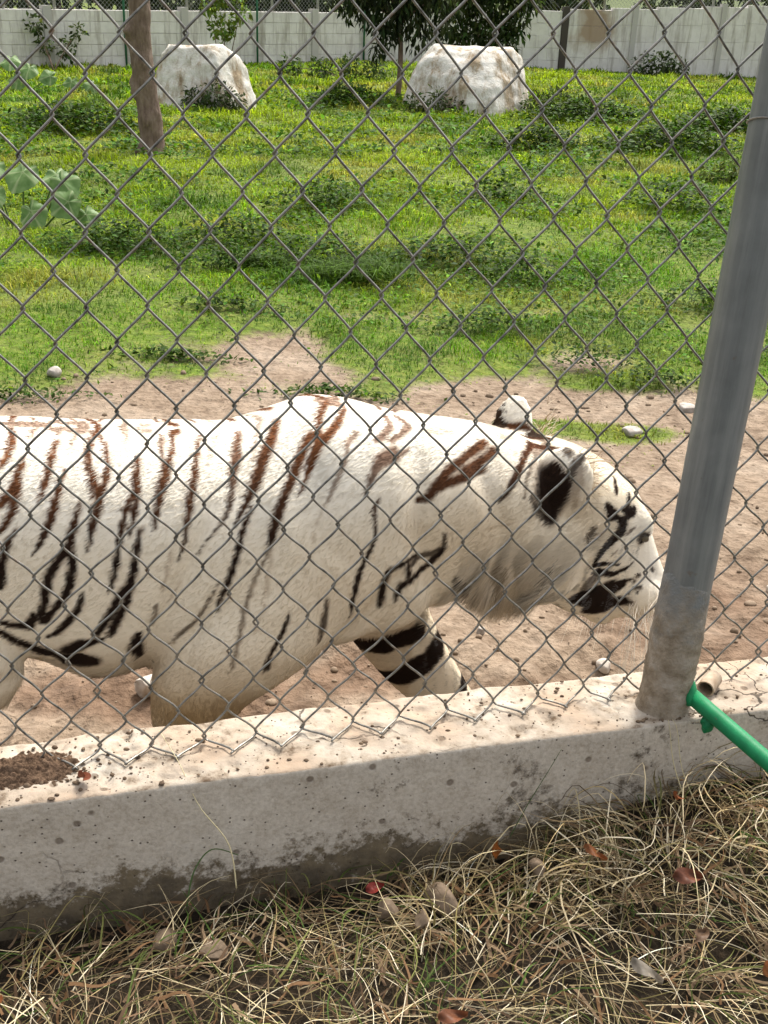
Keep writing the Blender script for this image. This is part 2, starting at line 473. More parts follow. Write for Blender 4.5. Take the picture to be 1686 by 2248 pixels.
def galv_material():
    m = NT('galvanised_steel'); n = m.noise(7, 5, .6); n2 = m.noise(55, 4)
    c = m.ramp(n, [(.30, (.14, .148, .15)), (.55, (.205, .215, .215)), (.75, (.27, .28, .278))])
    rust = m.ramp(n2, [(.66, 0.0), (.74, .5)])
    mp = m.n('Mapping'); mp.inputs['Scale'].default_value = (30, 30, 1.6); m.l(m.co(), mp.inputs[0])
    sk = m.noise(1.0, 6, .7, vec=mp.outputs[0])
    c = m.mix(m.ramp(sk, [(.46, 0.0), (.66, .55)]), c, (.36, .365, .355))
    c = m.mix(m.ramp(sk, [(.30, .55), (.42, 0.0)]), c, (.10, .095, .085))
    m.col(m.mix(rust, c, (.17, .12, .08))); m.set(Metallic=.30, Roughness=.45)
    m.bump(n2, .12, .002)
    return m.m
galv = galv_material()

def cement_material():
    m = NT('cement_splash'); n = m.noise(30, 5, .65); n2 = m.noise(160, 3)
    c = m.ramp(n, [(.30, (.16, .12, .078)), (.5, (.29, .24, .18)), (.72, (.42, .37, .31))])
    zz = m.sep(m.co())[2]; up = m.ramp(m.math('ADD', m.math('MULTIPLY', zz, 3.2), m.math('MULTIPLY', m.math('SUBTRACT', m.noise(22, 5, .7), .5), 1.1)), [(.50, 0.0), (.88, 1.0)])
    c = m.mix(up, c, (.215, .22, .215))
    m.col(c); m.set(Roughness=.9); b = m.bump(n, .9, .006); m.bump(n2, .6, .003, b)
    return m.m

def tie_wires(root, org):
    for z in (1.50,):
        a = np.linspace(0, 2 * np.pi, 30); c = fpt(.918 + math.tan(R(1.55)) * (z - KERB_TOP), 1.4645, z) - org
        P = np.stack([np.cos(a) * .0425, np.sin(a) * .0425, .006 * np.sin(a * 2) + .002 * a], 1) + c
        obj("tie_wire", *tube(P, .0014, 6), wire_mat, root, True)

def post():
    base = fpt(.918, 1.4645, KERB_TOP)
    root = empty('fence_post', base.tolist())
    tag(root, 'round galvanised steel fence post with cement caked round its foot', 'post')
    root.rotation_mode = 'QUATERNION'; root.rotation_quaternion = Matrix.Rotation(R(1.55), 3, Vector(FN)).to_quaternion()      # it leans a little
    r = .0405
    a = np.arange(48) * 2 * np.pi / 48
    zz = np.concatenate([np.linspace(-.02, .3, 8), np.linspace(.4, 2.05, 10)])
    V = np.stack([np.cos(a)[None] * r + 0 * zz[:, None], np.sin(a)[None] * r + 0 * zz[:, None], zz[:, None] + 0 * a[None]], -1).reshape(-1, 3)
    tb = obj('tube', V, grid_faces(len(zz), 48, True), galv, root, True)
    obj('cap', *ellipsoid((0, 0, 2.05), (r * 1.04, r * 1.04, .03)), galv, tb, True)
    # cement coat: irregular upper rim, lumpy
    na, nz = 96, 60
    a = np.arange(na) * 2 * np.pi / na
    A, T = np.meshgrid(a, np.linspace(0, 1, nz))
    A = A.ravel(); T = T.ravel()
    C = np.stack([np.cos(A), np.sin(A)], 1)
    top = .255 + .018 * vnoise(np.concatenate([C * 1.2, np.zeros((len(A), 1))], 1), 1.5, 5) + .03 * np.cos(A - 3.6)
    z = T * top - .012
    Q = np.stack([C[:, 0] * r, C[:, 1] * r, z], 1)
    th = (.0030 + .0020 * fbm(Q, 45, 3, 91) + .0028 * np.clip(fbm(Q, 130, 2, 92), 0, 1)) * (1 - .8 * sstep(.55, .95, T))
    rr = r + th * sstep(1.0, .93, T) - .0022 * sstep(.985, 1.0, T) + .007 * sstep(.08, 0, T)
    V = np.stack([C[:, 0] * rr, C[:, 1] * rr, z], 1)
    obj('cement_collar', V, grid_faces(nz, na, True), cement_material(), root, True)

def green_rail():
    m = NT('green_paint'); n = m.noise(25, 4)
    m.col(m.ramp(n, [(.3, (.008, .15, .055)), (.7, (.014, .25, .095))])); m.set(Roughness=.52)
    ch = m.ramp(m.noise(38, 6, .75), [(.63, 0.0), (.67, .9)]); m.col(m.mix(ch, m.ramp(n, [(.3, (.008, .15, .055)), (.7, (.014, .25, .095))]), (.10, .085, .06)))
    m.bump(m.noise(90, 3), .2, .002)
    p0 = fpt(.948, 1.437, .572); p1 = fpt(1.0, 1.265, .55)
    d = p1 - p0
    root = empty('green_rail', p0.tolist())
    tag(root, 'green painted steel pipe running from the foot of the post', 'rail')
    L = 1.1
    t = np.linspace(0, 1, 24)
    dn = d / np.linalg.norm(d)
    V, F = tube(t[:, None] * dn * L, .0142, 24)
    obj('pipe', V, F, m.m, root, True)
    V, F = ellipsoid((0, 0, 0), (.012, .022, .024)); g = fbm(V, 60, 2, 4); V = V * (1 + .35 * g[:, None])
    obj('weld_bead', V, F, m.m, root, True)
    # lug under the pipe
    V, F = ellipsoid(dn * .05 + np.array([.0, .0, -.024]), (.012, .012, .018)); V = V + .006 * fbm(V, 90, 2, 6)[:, None]
    obj('support_lug', V, F, m.m, root, True)

def pipe_stub():
    p0 = fpt(1.004, 1.475, KERB_TOP + .014); ax = fpt(.75, .66, .05); ax /= np.linalg.norm(ax)
    root = empty('pipe_offcut', p0.tolist()); tag(root, 'short rusty pipe offcut lying on the kerb behind the post', 'pipe')
    m = NT('rusty_pipe'); m.col(m.ramp(m.noise(40, 4), [(.3, (.24, .16, .10)), (.65, (.46, .37, .28))])); m.set(Roughness=.85)
    n = 24; a = np.arange(n) * 2 * np.pi / n
    u = np.array([0, 0, 1.0]); u -= ax * (u @ ax); u /= np.linalg.norm(u); v = np.cross(ax, u)
    ring = lambda r, t: np.cos(a)[:, None] * u * r + np.sin(a)[:, None] * v * r + ax * t
    V = np.concatenate([ring(.0155, .042), ring(.0155, 0), ring(.0130, 0), ring(.0130, .038)])
    F = grid_faces(4, n, True).tolist(); F.append(list(range(3 * n, 4 * n))); F.append(list(range(n))[::-1])
    obj('tube', V, [tuple(f) for f in F], m.m, root, False)

_fr = fence(); tie_wires(_fr, np.array(_fr.location)); post(); green_rail(); pipe_stub()
# ------------------------------------------------------------------ far walls
def wall_material(name, tint):
    m = NT(name); geo = m.n('NewGeometry'); pos = geo.outputs['Position']
    n1 = m.noise(.9, 5, .6, vec=pos); n2 = m.noise(7, 5, .65, vec=pos)
    c = m.ramp(n1, [(.3, tuple(.82 * t for t in tint)), (.65, tint)])
    c = m.mix(.30, c, m.ramp(n2, [(.3, (.36, .33, .29)), (.6, (.66, .64, .61))]))
    # rain streaks running down
    mp = m.n('Mapping'); mp.inputs['Scale'].default_value = (5, 5, .55); m.l(pos, mp.inputs[0])
    st = m.noise(1.3, 5, .7, vec=mp.outputs[0])
    c = m.mix(m.ramp(st, [(.50, 0.0), (.70, .70)]), c, (.22, .185, .14))
    oi = m.n('ObjectInfo')
    c = m.mix(.05, c, oi.outputs['Random'], 'OVERLAY')
    m.col(c); m.set(Roughness=.92); m.bump(n2, .3, .01)
    return m.m

def add_rust(mat, at, r):
    """a brown run-off stain on the wall around one place"""
    t = mat.node_tree; b = t.nodes['Principled BSDF']; src = b.inputs['Base Color'].links[0].from_socket
    def n(ty, **k):
        x = t.nodes.new('ShaderNode' + ty)
        for a, v in k.items(): setattr(x, a, v)
        return x
    geo = n('NewGeometry'); d = n('VectorMath', operation='SUBTRACT'); d.inputs[1].default_value = at; t.links.new(geo.outputs['Position'], d.inputs[0])
    m = n('VectorMath', operation='MULTIPLY'); m.inputs[1].default_value = (1 / r[0], 1 / r[0], 1 / r[1]); t.links.new(d.outputs[0], m.inputs[0])
    ln = n('VectorMath', operation='LENGTH'); t.links.new(m.outputs[0], ln.inputs[0])
    nz = n('TexNoise'); nz.inputs['Scale'].default_value = 2.2; nz.inputs['Detail'].default_value = 6; t.links.new(geo.outputs['Position'], nz.inputs['Vector'])
    ad = n('Math', operation='ADD'); t.links.new(ln.outputs['Value'], ad.inputs[0]); t.links.new(nz.outputs['Fac'], ad.inputs[1])
    rp = n('ValToRGB'); rp.color_ramp.elements[0].position = .75; rp.color_ramp.elements[0].color = (.85, .85, .85, 1); rp.color_ramp.elements[1].position = 1.35; rp.color_ramp.elements[1].color = (0, 0, 0, 1)
    mr = n('Math', operation='MULTIPLY'); mr.inputs[1].default_value = .8; t.links.new(ad.outputs[0], mr.inputs[0]); t.links.new(mr.outputs[0], rp.inputs['Fac'])
    mx = n('Mix', data_type='RGBA'); t.links.new(rp.outputs['Color'], mx.inputs[0]); t.links.new(src, mx.inputs[6]); mx.inputs[7].default_value = (.30, .20, .125, 1)
    t.links.new(mx.outputs[2], b.inputs['Base Color'])

def wall_section(name, label, p0, p1, h0, h1, bl, rows, mat, piece, bond=True, stain=None, pil=(), pil_mat=None):
    p0 = np.array(p0, float); p1 = np.array(p1, float)
    L = np.linalg.norm(p1 - p0); d = (p1 - p0) / L; rz = math.atan2(d[1], d[0]); nrm = np.array([d[1], -d[0]])   # towards the lawn
    root = empty(name, (p0[0], p0[1], 0)); tag(root, label, 'wall')
    loc = lambda t, off, z: np.array([d[0] * t + nrm[0] * off, d[1] * t + nrm[1] * off, z])
    core = MB()
    V = []
    for t, h in ((0, h0), (L, h1)):
        for off in (-.075, .060):
            V += [loc(t, off, -.3), loc(t, off, h - .02)]
    core.add(np.array(V), [(0, 1, 5, 4), (2, 6, 7, 3), (1, 3, 7, 5), (0, 2, 3, 1), (4, 5, 7, 6), (0, 4, 6, 2)])
    core.build('core', mortar, root)
    n = int(round(L / bl)); bl = L / n
    g = .0035
    shared = {}
    for r in range(rows):
        off0 = (bl / 2 if (r % 2 and bond) else 0)
        for k in range(-1 if off0 else 0, n):
            a = max(0, k * bl + off0); b = min(L, (k + 1) * bl + off0)
            if b - a < .06: continue
            tm = (a + b) / 2; hh = (h0 + (h1 - h0) * tm / L) / rows
            key = (round(b - a, 2), round(hh, 2))
            if key not in shared:
                bm = bmesh.new(); bmesh.ops.create_cube(bm, size=1.0)
                bmesh.ops.scale(bm, vec=((b - a) - g, .15, hh - g), verts=bm.verts)
                bmesh.ops.bevel(bm, geom=bm.edges[:], offset=.003, segments=1, affect='EDGES')
                me = bpy.data.meshes.new(piece); bm.to_mesh(me); bm.free(); me.materials.append(mat); shared[key] = me
            me = shared[key]
            if stain and stain[0] < tm < stain[1]:
                me = me.copy(); me.materials.clear(); me.materials.append(stain[2])
            o = bpy.data.objects.new(piece, me); link(o, root)
            o.location = loc(tm, random.uniform(-.002, .002), hh * (r + .5)); o.rotation_euler = (0, 0, rz)
    # coping and pilasters
    for t, w, m_ in pil:
        mb = MB(); hh = h0 + (h1 - h0) * t / L
        mb.box(loc(t, .03, hh / 2 + .02), (w / 2, .085, hh / 2 + .045), rz); mb.build('pilaster', m_, root)
    return root
mortar = NT('mortar').col((.66, .63, .59)).set(Roughness=.95).m
pale = wall_material('limewashed_block', (.80, .765, .72))
pale2 = wall_material('plastered_panel', (.80, .765, .73))
pilm = NT('grey_pilaster').col((.46, .44, .41)).set(Roughness=.9).m
darkp = NT('dark_post').col((.06, .05, .042)).set(Roughness=.7).m
add_rust(pale2, (4.15, 27.1, .95), (.75, .8))
WL0, WL1, WR0, WR1 = (-12.6, 17.8), (-.9, 27.05), (3.51, 27.0), (13.0, 29.3)
def on_wall(x): # distance along the left wall for world x
    return (x - WL0[0]) * math.hypot(WL1[0] - WL0[0], WL1[1] - WL0[1]) / (WL1[0] - WL0[0])
wall_section('boundary_wall', 'pale concrete block wall across the back behind the leaning trunk', WL0, WL1, .95, 1.06, .52, 5, pale, 'block', True, None,
             [(on_wall(-6.6), .16, pilm), (on_wall(-4.39), .15, pilm), (on_wall(-1.95), .15, pilm)])
wall_section('boundary_wall', 'short pale block wall behind the right boulder and the shrub', (WL1[0] + .06, WL1[1]), (WR0[0] - .06, WR0[1]), 1.08, 1.27, .52, 5, pale, 'block', True)
wall_section('boundary_wall', 'pale panelled wall with a brown stained corner at the right', WR0, WR1, 1.28, 1.75, 1.03, 4, pale2, 'panel', False, None,
             [(0.0, .14, darkp), (1.62, .12, pilm), (3.75, .12, pilm), (5.8, .12, pilm)])

def leaf_quads(C, D, Nn, L, W, fold=.25):
    """pointed leaves: C base, D direction, Nn face normal, length, width -> V, F tris (4 per leaf)"""
    D = D / (np.linalg.norm(D, axis=1)[:, None] + 1e-9)
    S = np.cross(D, Nn); S /= np.linalg.norm(S, axis=1)[:, None] + 1e-9
    U = np.cross(S, D)
    L = L[:, None]; W = W[:, None]
    b = C; t = C + D * L - U * L * .12
    l = C + D * L * .45 + S * W * .5 + U * W * fold; r = C + D * L * .45 - S * W * .5 + U * W * fold
    m = C + D * L * .45
    V = np.stack([b, l, t, r, m], 1).reshape(-1, 3)
    o = np.arange(len(C))[:, None] * 5
    F = np.concatenate([o + np.array([[0, 4, 1]]), o + np.array([[4, 2, 1]]), o + np.array([[0, 3, 4]]), o + np.array([[4, 3, 2]])], 1).reshape(-1, 3)
    return V, F

def leaf_material(name='leaf', tl=.35, rough=.55):
    m = NT(name); c = m.attr('tint'); m.col(c); m.set(Roughness=rough); m.b.inputs['Specular IOR Level'].default_value = .08
    t = m.mix(.5, c, m.mix(1.0, c, (1.25, 1.15, .5), 'MULTIPLY')); m.translucent(t, tl)
    return m.m
leafm = leaf_material()
barkm = NT('bark')
_n = barkm.noise(9, 6, .65); _mp = barkm.n('Mapping'); _mp.inputs['Scale'].default_value = (1, 1, .25); barkm.l(barkm.co(), _mp.inputs[0])
_n2 = barkm.noise(26, 6, .7, vec=_mp.outputs[0])
barkm.col(barkm.mix(.5, barkm.ramp(_n, [(.3, (.075, .045, .030)), (.55, (.20, .135, .10)), (.75, (.34, .27, .22))]), barkm.ramp(_n2, [(.3, (.05, .03, .02)), (.7, (.33, .25, .20))])))
barkm.set(Roughness=.9); barkm.bump(_n2, .9, .03); barkm = barkm.m

def crown_mesh(name, blobs, n, L, W, tint, parent, droop=.5, seed=1, var=.35, shell=.55):
    """leaves through several blobs: (x, y, z, r)"""
    g = np.random.default_rng(seed)
    blobs = np.array(blobs, float); wts = blobs[:, 3] ** 2; wts /= wts.sum()
    k = g.choice(len(blobs), n, p=wts)
    d = g.normal(0, 1, (n, 3)); d /= np.linalg.norm(d, axis=1)[:, None]
    rr = (shell + (1 - shell) * g.random(n) ** .6) * blobs[k, 3]
    C = blobs[k, :3] + d * rr[:, None] * (1 + .25 * fbm(d * 2 + blobs[k, :3], 1.6, 2, seed)[:, None])
    D = d * .7 + g.normal(0, .6, (n, 3)); D[:, 2] -= droop * 1.4
    Nn = g.normal(0, .5, (n, 3)) + d * .5 + np.array([0, 0, .9])
    V, F = leaf_quads(C, D, Nn, L * g.uniform(.6, 1.3, n), W * g.uniform(.7, 1.3, n))
    t = np.array(tint)[None] * np.exp(g.normal(0, var, (n, 1))) * np.stack([g.uniform(.8, 1.3, n), np.ones(n), g.uniform(.7, 1.2, n)], 1)
    return obj(name, V, F, leafm, parent, False, {'tint': ('POINT', 'FLOAT_COLOR', np.repeat(np.clip(t, 0, 1), 5, 0))})

def branches(root, base, tips, r0, name='limb', mat=None):
    mb = MB()
    for tp in tips:
        tp = np.array(tp, float); base_ = np.array(base, float)
        m_ = (base_ * .5 + tp * .5) + np.array([0, 0, .12 * np.linalg.norm(tp - base_)])
        t = np.linspace(0, 1, 8)[:, None]
        P = (1 - t) ** 2 * base_ + 2 * t * (1 - t) * m_ + t ** 2 * tp
        mb.tube(P, np.linspace(r0, r0 * .25, 8), 7)
    return mb.build(name, mat or barkm, root, True)

# row of dark bushes behind the wall
_bg = np.random.default_rng(5)
_bush_pts = []
for q in np.linspace(-.05, 1.0, 9):
    _bush_pts.append((WL0[0] + (WL1[0] - WL0[0]) * q - 1.5, WL0[1] + (WL1[1] - WL0[1]) * q + 2.0))
for q in np.linspace(.0, .6, 4): _bush_pts.append((WR0[0] - 3 + 16 * q, WR0[1] + 2.4 + 2.6 * q))
for kk, (bx, by) in enumerate(_bush_pts):
    r_ = empty('bush', (bx, by, 0)); tag(r_, 'dark leafy bush behind the wire above the far wall', 'bush', 'dark bushes behind the far wall')
    bl = [(_bg.normal(0, .7), _bg.normal(0, .4), z_, _bg.uniform(.75, 1.1)) for z_ in (.7, 1.3, 1.9, 2.5, 1.2, 1.8)]
    crown_mesh('crown', bl, 1500, .26, .12, (.030, .045, .018), r_, .4, 200 + kk, .4)
    branches(r_, (0, 0, -.1), [(b_[0], b_[1], b_[2]) for b_ in bl[:4]], .06, 'trunk')

# wire fence on top of the far wall
def far_fence():
    root = empty('far_wire_fence', (WL0[0], WL0[1], .9)); tag(root, 'thin wire mesh fence with green posts standing along the far wall', 'fence')
    org = np.array([WL0[0], WL0[1], .9])
    gm = NT('far_wire').col((.30, .31, .28)).set(Roughness=.6).m; pg = NT('green_post').col((.03, .12, .06)).set(Roughness=.6).m; gp = NT('grey_post').col((.30, .30, .28)).set(Roughness=.7).m
    V = []; F = []
    pts = [np.array(WL0), np.array(WL1), np.array(WR0), np.array(WR1)]; hs = [(.95, 1.06), (1.08, 1.27), (1.28, 1.75)]
    for (a, b), (h0, h1) in zip(zip(pts[:-1], pts[1:]), hs):
        L = np.linalg.norm(b - a); d = (b - a) / L; H = 1.1
        for t in np.arange(-H, L, .085):
            for sg in (1, -1):
                t0, t1 = (t, t + H) if sg > 0 else (t + H, t)
                za, zb = 0.0, H
                if t0 < 0 or t1 < 0 or t0 > L or t1 > L: continue
                q0 = np.array([*(a + d * t0), h0 + (h1 - h0) * t0 / L + za]); q1 = np.array([*(a + d * t1), h0 + (h1 - h0) * t1 / L + zb])
                wv = np.array([d[0], d[1], 0]) * .0035; k = len(V)
                ny = np.array([-d[1], d[0], 0]) * .003 * sg
                V += [q0 - wv + ny, q0 + wv + ny, q1 + wv + ny, q1 - wv + ny]; F.append((k, k + 1, k + 2, k + 3))
    net = obj('net', np.array(V) - org, F, gm, root, False); net['kind'] = 'stuff'
    # posts: green ones in front of the left wall, grey ones on top
    def p(x, y, z0, z1, r, m): obj('post', *tube(np.array([[x, y, z0], [x, y, z1]]) - org, r, 10), m, root, True)
    d = (np.array(WL1) - np.array(WL0)); d /= np.linalg.norm(d); nn = np.array([d[1], -d[0]])
    for x in (-7.9, -5.42, -3.1, -.95):
        t = (x - WL0[0]) / d[0]; q = np.array(WL0) + d * t + nn * .14
        p(q[0], q[1], -.1, 2.1, .022, pg)
    for x in (-7.2, -6.45, -4.3, -2.75, -1.85):
        t = (x - WL0[0]) / d[0]; q = np.array(WL0) + d * t
        p(q[0], q[1], .95, 2.1, .028, gp)
    d2 = (np.array(WR1) - np.array(WR0)); d2 /= np.linalg.norm(d2)
    for t in (.9, 3.5, 6.2):
        q = np.array(WR0) + d2 * t; p(q[0], q[1], 1.3, 2.6, .028, gp)
far_fence()

# ------------------------------------------------------------------ boulders
def boulder_material(seed):
    m = NT('limewashed_boulder'); vec = m.n('Mapping'); m.l(m.co(), vec.inputs[0]); vec.inputs['Location'].default_value = (seed, seed * 2, 0)
    v = vec.outputs[0]
    n1 = m.noise(1.6, 6, .65, vec=v, dist=.3); n2 = m.noise(9, 6, .7, vec=v); n3 = m.noise(45, 4, .6, vec=v)
    c = m.ramp(n2, [(.3, (.46, .42, .35)), (.5, (.64, .61, .55)), (.7, (.72, .70, .66))])
    mp = m.n('Mapping'); mp.inputs['Scale'].default_value = (3, 3, .7); m.l(v, mp.inputs[0])
    st = m.noise(1.6, 6, .72, vec=mp.outputs[0])
    c = m.mix(m.ramp(st, [(.46, 0.0), (.61, .9)]), c, m.ramp(n2, [(.3, (.17, .11, .055)), (.7, (.42, .32, .20))]))
    c = m.mix(m.ramp(n1, [(.60, 0.0), (.72, .6)]), c, (.24, .22, .17))
    m.col(c); m.set(Roughness=.9); b = m.bump(n2, .5, .05); m.bump(n3, .4, .012, b)
    return m.m
def boulder(label, loc, left, right, hts, depth, seed, planes):
    """silhouette: left/right x at heights; depth front/back; then cut by planes into facets"""
    g = np.random.default_rng(seed)
    nz, na = 44, 80
    T = np.linspace(0, 1, nz); H = hts[-1]
    zz = T * H
    l = np.interp(zz, hts, left); r = np.interp(zz, hts, right); dp = np.interp(zz, hts, depth)
    a = np.arange(na) * 2 * np.pi / na
    ca, sa = np.cos(a), np.sin(a); pw = .86
    ca = np.sign(ca) * np.abs(ca) ** pw; sa = np.sign(sa) * np.abs(sa) ** pw
    X = (l + r)[:, None] / 2 + (r - l)[:, None] / 2 * ca; Y = dp[:, None] * sa + .18 * (zz / H)[:, None]
    Z = zz[:, None] + 0 * ca
    V = np.stack([X, Y, Z], -1).reshape(-1, 3)
    V = np.concatenate([V, [[(l[-1] + r[-1]) / 2, .18, H]]])
    F = grid_faces(nz, na, True).tolist(); k = nz * na
    F = [tuple(f) for f in F] + [((nz - 1) * na + i, (nz - 1) * na + (i + 1) % na, k) for i in range(na)]
    for nx, ny, nzz, dd in planes:
        nn = np.array([nx, ny, nzz], float); nn /= np.linalg.norm(nn)
        e = V @ nn - dd; V = V - np.outer(np.clip(e, 0, None) * .75, nn)
    V = V + (.11 * fbm(V + seed, 1.7, 3, seed) + .028 * fbm(V, 7, 3, seed + 1))[:, None] * (V - [0, 0, H * .4]) / (np.linalg.norm(V - [0, 0, H * .4], axis=1)[:, None] + .1)
    V[:, 2] -= .12
    o = obj('boulder', V, F, boulder_material(seed), None, True); o.location = loc
    tag(o, label, 'boulder')
boulder('whitewashed boulder streaked brown beside the leaning trunk', (-2.66, 16.35, 0), [-.74, -.76, -.70, -.64, -.52], [.66, .66, .58, .44, .24], [0, .30, .60, .82, .92], [.6, .58, .5, .4, .28], 3,
        [(.8, -.55, .35, .50), (-.25, -1, .35, .40)])
boulder('larger whitewashed boulder with brown stains in front of the shrub', (.98, 17.55, 0), [-.98, -.96, -.84, -.64, -.50], [.86, .93, .88, .76, .60], [0, .30, .60, .84, .97], [.75, .72, .62, .5, .35], 12,
        [(.75, -.55, .3, .70), (-.6, -.9, .35, .62)])

# ------------------------------------------------------------------ trees
def leaning_tree():
    root = empty('leaning_tree', (-2.46, 11.68, 0)); tag(root, 'bare brown trunk of a leaning tree on the left of the lawn', 'tree')
    t = np.linspace(-.1, 3.4, 90)
    cx = -.055 * np.clip(t, 0, 9) - .03 * np.clip(t - 1.5, 0, 9) + .012 * np.sin(t * 5); cy = .04 * t
    r = np.interp(t, [-.1, 0, .15, .5, 1.0, 1.6, 3.4], [.155, .140, .122, .108, .108, .100, .075])
    a = np.arange(40) * 2 * np.pi / 40
    A, Tt = np.meshgrid(a, t); rr = np.interp(Tt, t, r)
    Q = np.stack([np.cos(A) * .12, np.sin(A) * .12, Tt], -1).reshape(-1, 3)
    bump = (.010 * fbm(Q, 12, 3, 7) + .012 * fbm(Q, 5, 2, 8)).reshape(A.shape)
    for zz, aa, hh in ((.60, 3.6, .06), (.70, 3.2, .05), (1.16, 3.5, .06), (1.06, 3.0, .045), (.05, 3.8, .05), (.35, 4.6, .03), (.9, 4.8, .025)):
        bump = bump + hh * np.exp(-((Tt - zz) / .05) ** 2 - ((np.angle(np.exp(1j * (A - aa)))) / .45) ** 2)
    rr = rr + bump
    V = np.stack([np.cos(A) * rr + np.interp(Tt, t, cx), np.sin(A) * rr + np.interp(Tt, t, cy), Tt], -1).reshape(-1, 3)
    obj('trunk', V, grid_faces(len(t), 40, True), barkm, root, True)
    tips = [(-1.3, .2, 4.6), (-.2, .9, 4.8), (-1.0, -.5, 4.9), (-.7, .5, 5.3)]
    branches(root, (cx[-1], cy[-1], 3.3), tips, .06)
    crown_mesh('crown', [(x, y, z, .55) for x, y, z in tips], 900, .16, .06, (.05, .085, .02), root, .5, 31)
leaning_tree()

def dark_tree():
    root = empty('small_tree', (-.05, 18.95, 0)); tag(root, 'small dark leaved tree with a thin trunk between the two boulders', 'tree')
    t = np.linspace(-.1, 1.8, 14)
    V, F = tube(np.stack([.02 * np.sin(t * 3), 0 * t, t], 1), np.linspace(.045, .03, 14), 10); obj('trunk', V, F, barkm, root, True)
    bl = [(-.75, 0, 1.45, .34), (-.25, -.1, 1.35, .45), (.2, 0, 1.30, .42), (.55, .1, 1.5, .36), (-.9, .1, 1.75, .3), (0, 0, 1.8, .6), (-.5, 0, 2.1, .6), (.5, 0, 2.2, .55), (0, 0, 2.7, .6), (-.2, -.2, .98, .22), (.28, -.15, .92, .2), (-.33, 0, .72, .14), (.62, 0, 1.12, .2)]
    branches(root, (0, 0, 1.1), [b[:3] for b in bl[:9]], .022)
    crown_mesh('crown', bl, 4600, .15, .045, (.022, .034, .013), root, 1.0, 33, .5, .15)
dark_tree()

def mid_shrub():
    root = empty('broad_shrub', (1.28, 20.3, 0)); tag(root, 'broad green shrub rising behind the larger boulder', 'shrub')
    bl = [(-.35, 0, 1.0, .34), (.15, -.1, .95, .38), (.50, 0, 1.05, .30), (-.2, 0, 1.5, .45), (.35, 0, 1.55, .5), (.1, 0, 2.1, .6), (.7, .1, 1.55, .3), (.4, 0, .55, .3)]
    branches(root, (.2, 0, -.1), [b[:3] for b in bl], .03, 'stem')
    crown_mesh('crown', bl, 3600, .14, .05, (.032, .052, .016), root, .6, 35, .5, .15)
mid_shrub()

def leafy_plant(name, label, loc, blobs, n, L, W, tint, seed, cat='plant', droop=.2):
    root = empty(name, loc); tag(root, label, cat)
    branches(root, (0, 0, -.03), [b[:3] for b in blobs], .012, 'stem')
    crown_mesh('foliage', blobs, n, L, W, tint, root, droop, seed, .4, .2)
leafy_plant('sapling', 'light green sapling showing over the top of the left boulder', (-2.75, 18.6, 0), [(-.2, 0, 1.25, .14), (.05, 0, 1.38, .16), (.28, 0, 1.2, .13), (0, 0, .95, .2)], 420, .11, .05, (.10, .16, .03), 41)
leafy_plant('low_shrub', 'dark low shrub growing at the foot of the left boulder', (-2.55, 15.95, 0), [(-.2, 0, .16, .17), (.08, -.05, .22, .2), (.32, 0, .15, .16)], 620, .085, .035, (.035, .055, .018), 42)
leafy_plant('low_shrub', 'dark weeds against the left foot of the larger boulder', (.42, 16.95, 0), [(-.2, 0, .14, .15), (.1, 0, .2, .16), (.35, 0, .12, .13)], 420, .08, .03, (.04, .06, .02), 43)
leafy_plant('low_shrub', 'green weeds beside the right foot of the larger boulder', (1.95, 17.2, 0), [(-.05, 0, .15, .2), (.3, .1, .2, .22), (.6, 0, .14, .2)], 620, .085, .035, (.055, .085, .022), 44)
leafy_plant('low_shrub', 'dark shrub at the foot of the panelled wall', (5.55, 26.6, 0), [(-.3, 0, .22, .26), (.1, 0, .3, .3), (.5, 0, .2, .24)], 520, .12, .05, (.03, .05, .018), 45)
leafy_plant('low_shrub', 'weeds at the wall foot by the dark tree', (-1.0, 22.5, 0), [(-.5, 0, .15, .25), (0, 0, .2, .25), (.5, 0, .16, .25), (-1.1, .3, .15, .25)], 620, .10, .05, (.04, .07, .02), 46)
leafy_plant('leafy_vine', 'thin climbing vine on the far left of the block wall', (-6.35, 21.95, 0), [(-.35, .25, .75, .16), (-.2, .3, .4, .18), (.15, .45, .35, .2), (.35, .6, .65, .14)], 260, .10, .06, (.05, .075, .025), 47)
leafy_plant('flowering_weed', 'weed with small orange flowers beside the post high on the right', (3.1, 11.2, 0), [(-.1, 0, .12, .12), (.12, 0, .16, .13)], 240, .07, .03, (.09, .13, .03), 48)

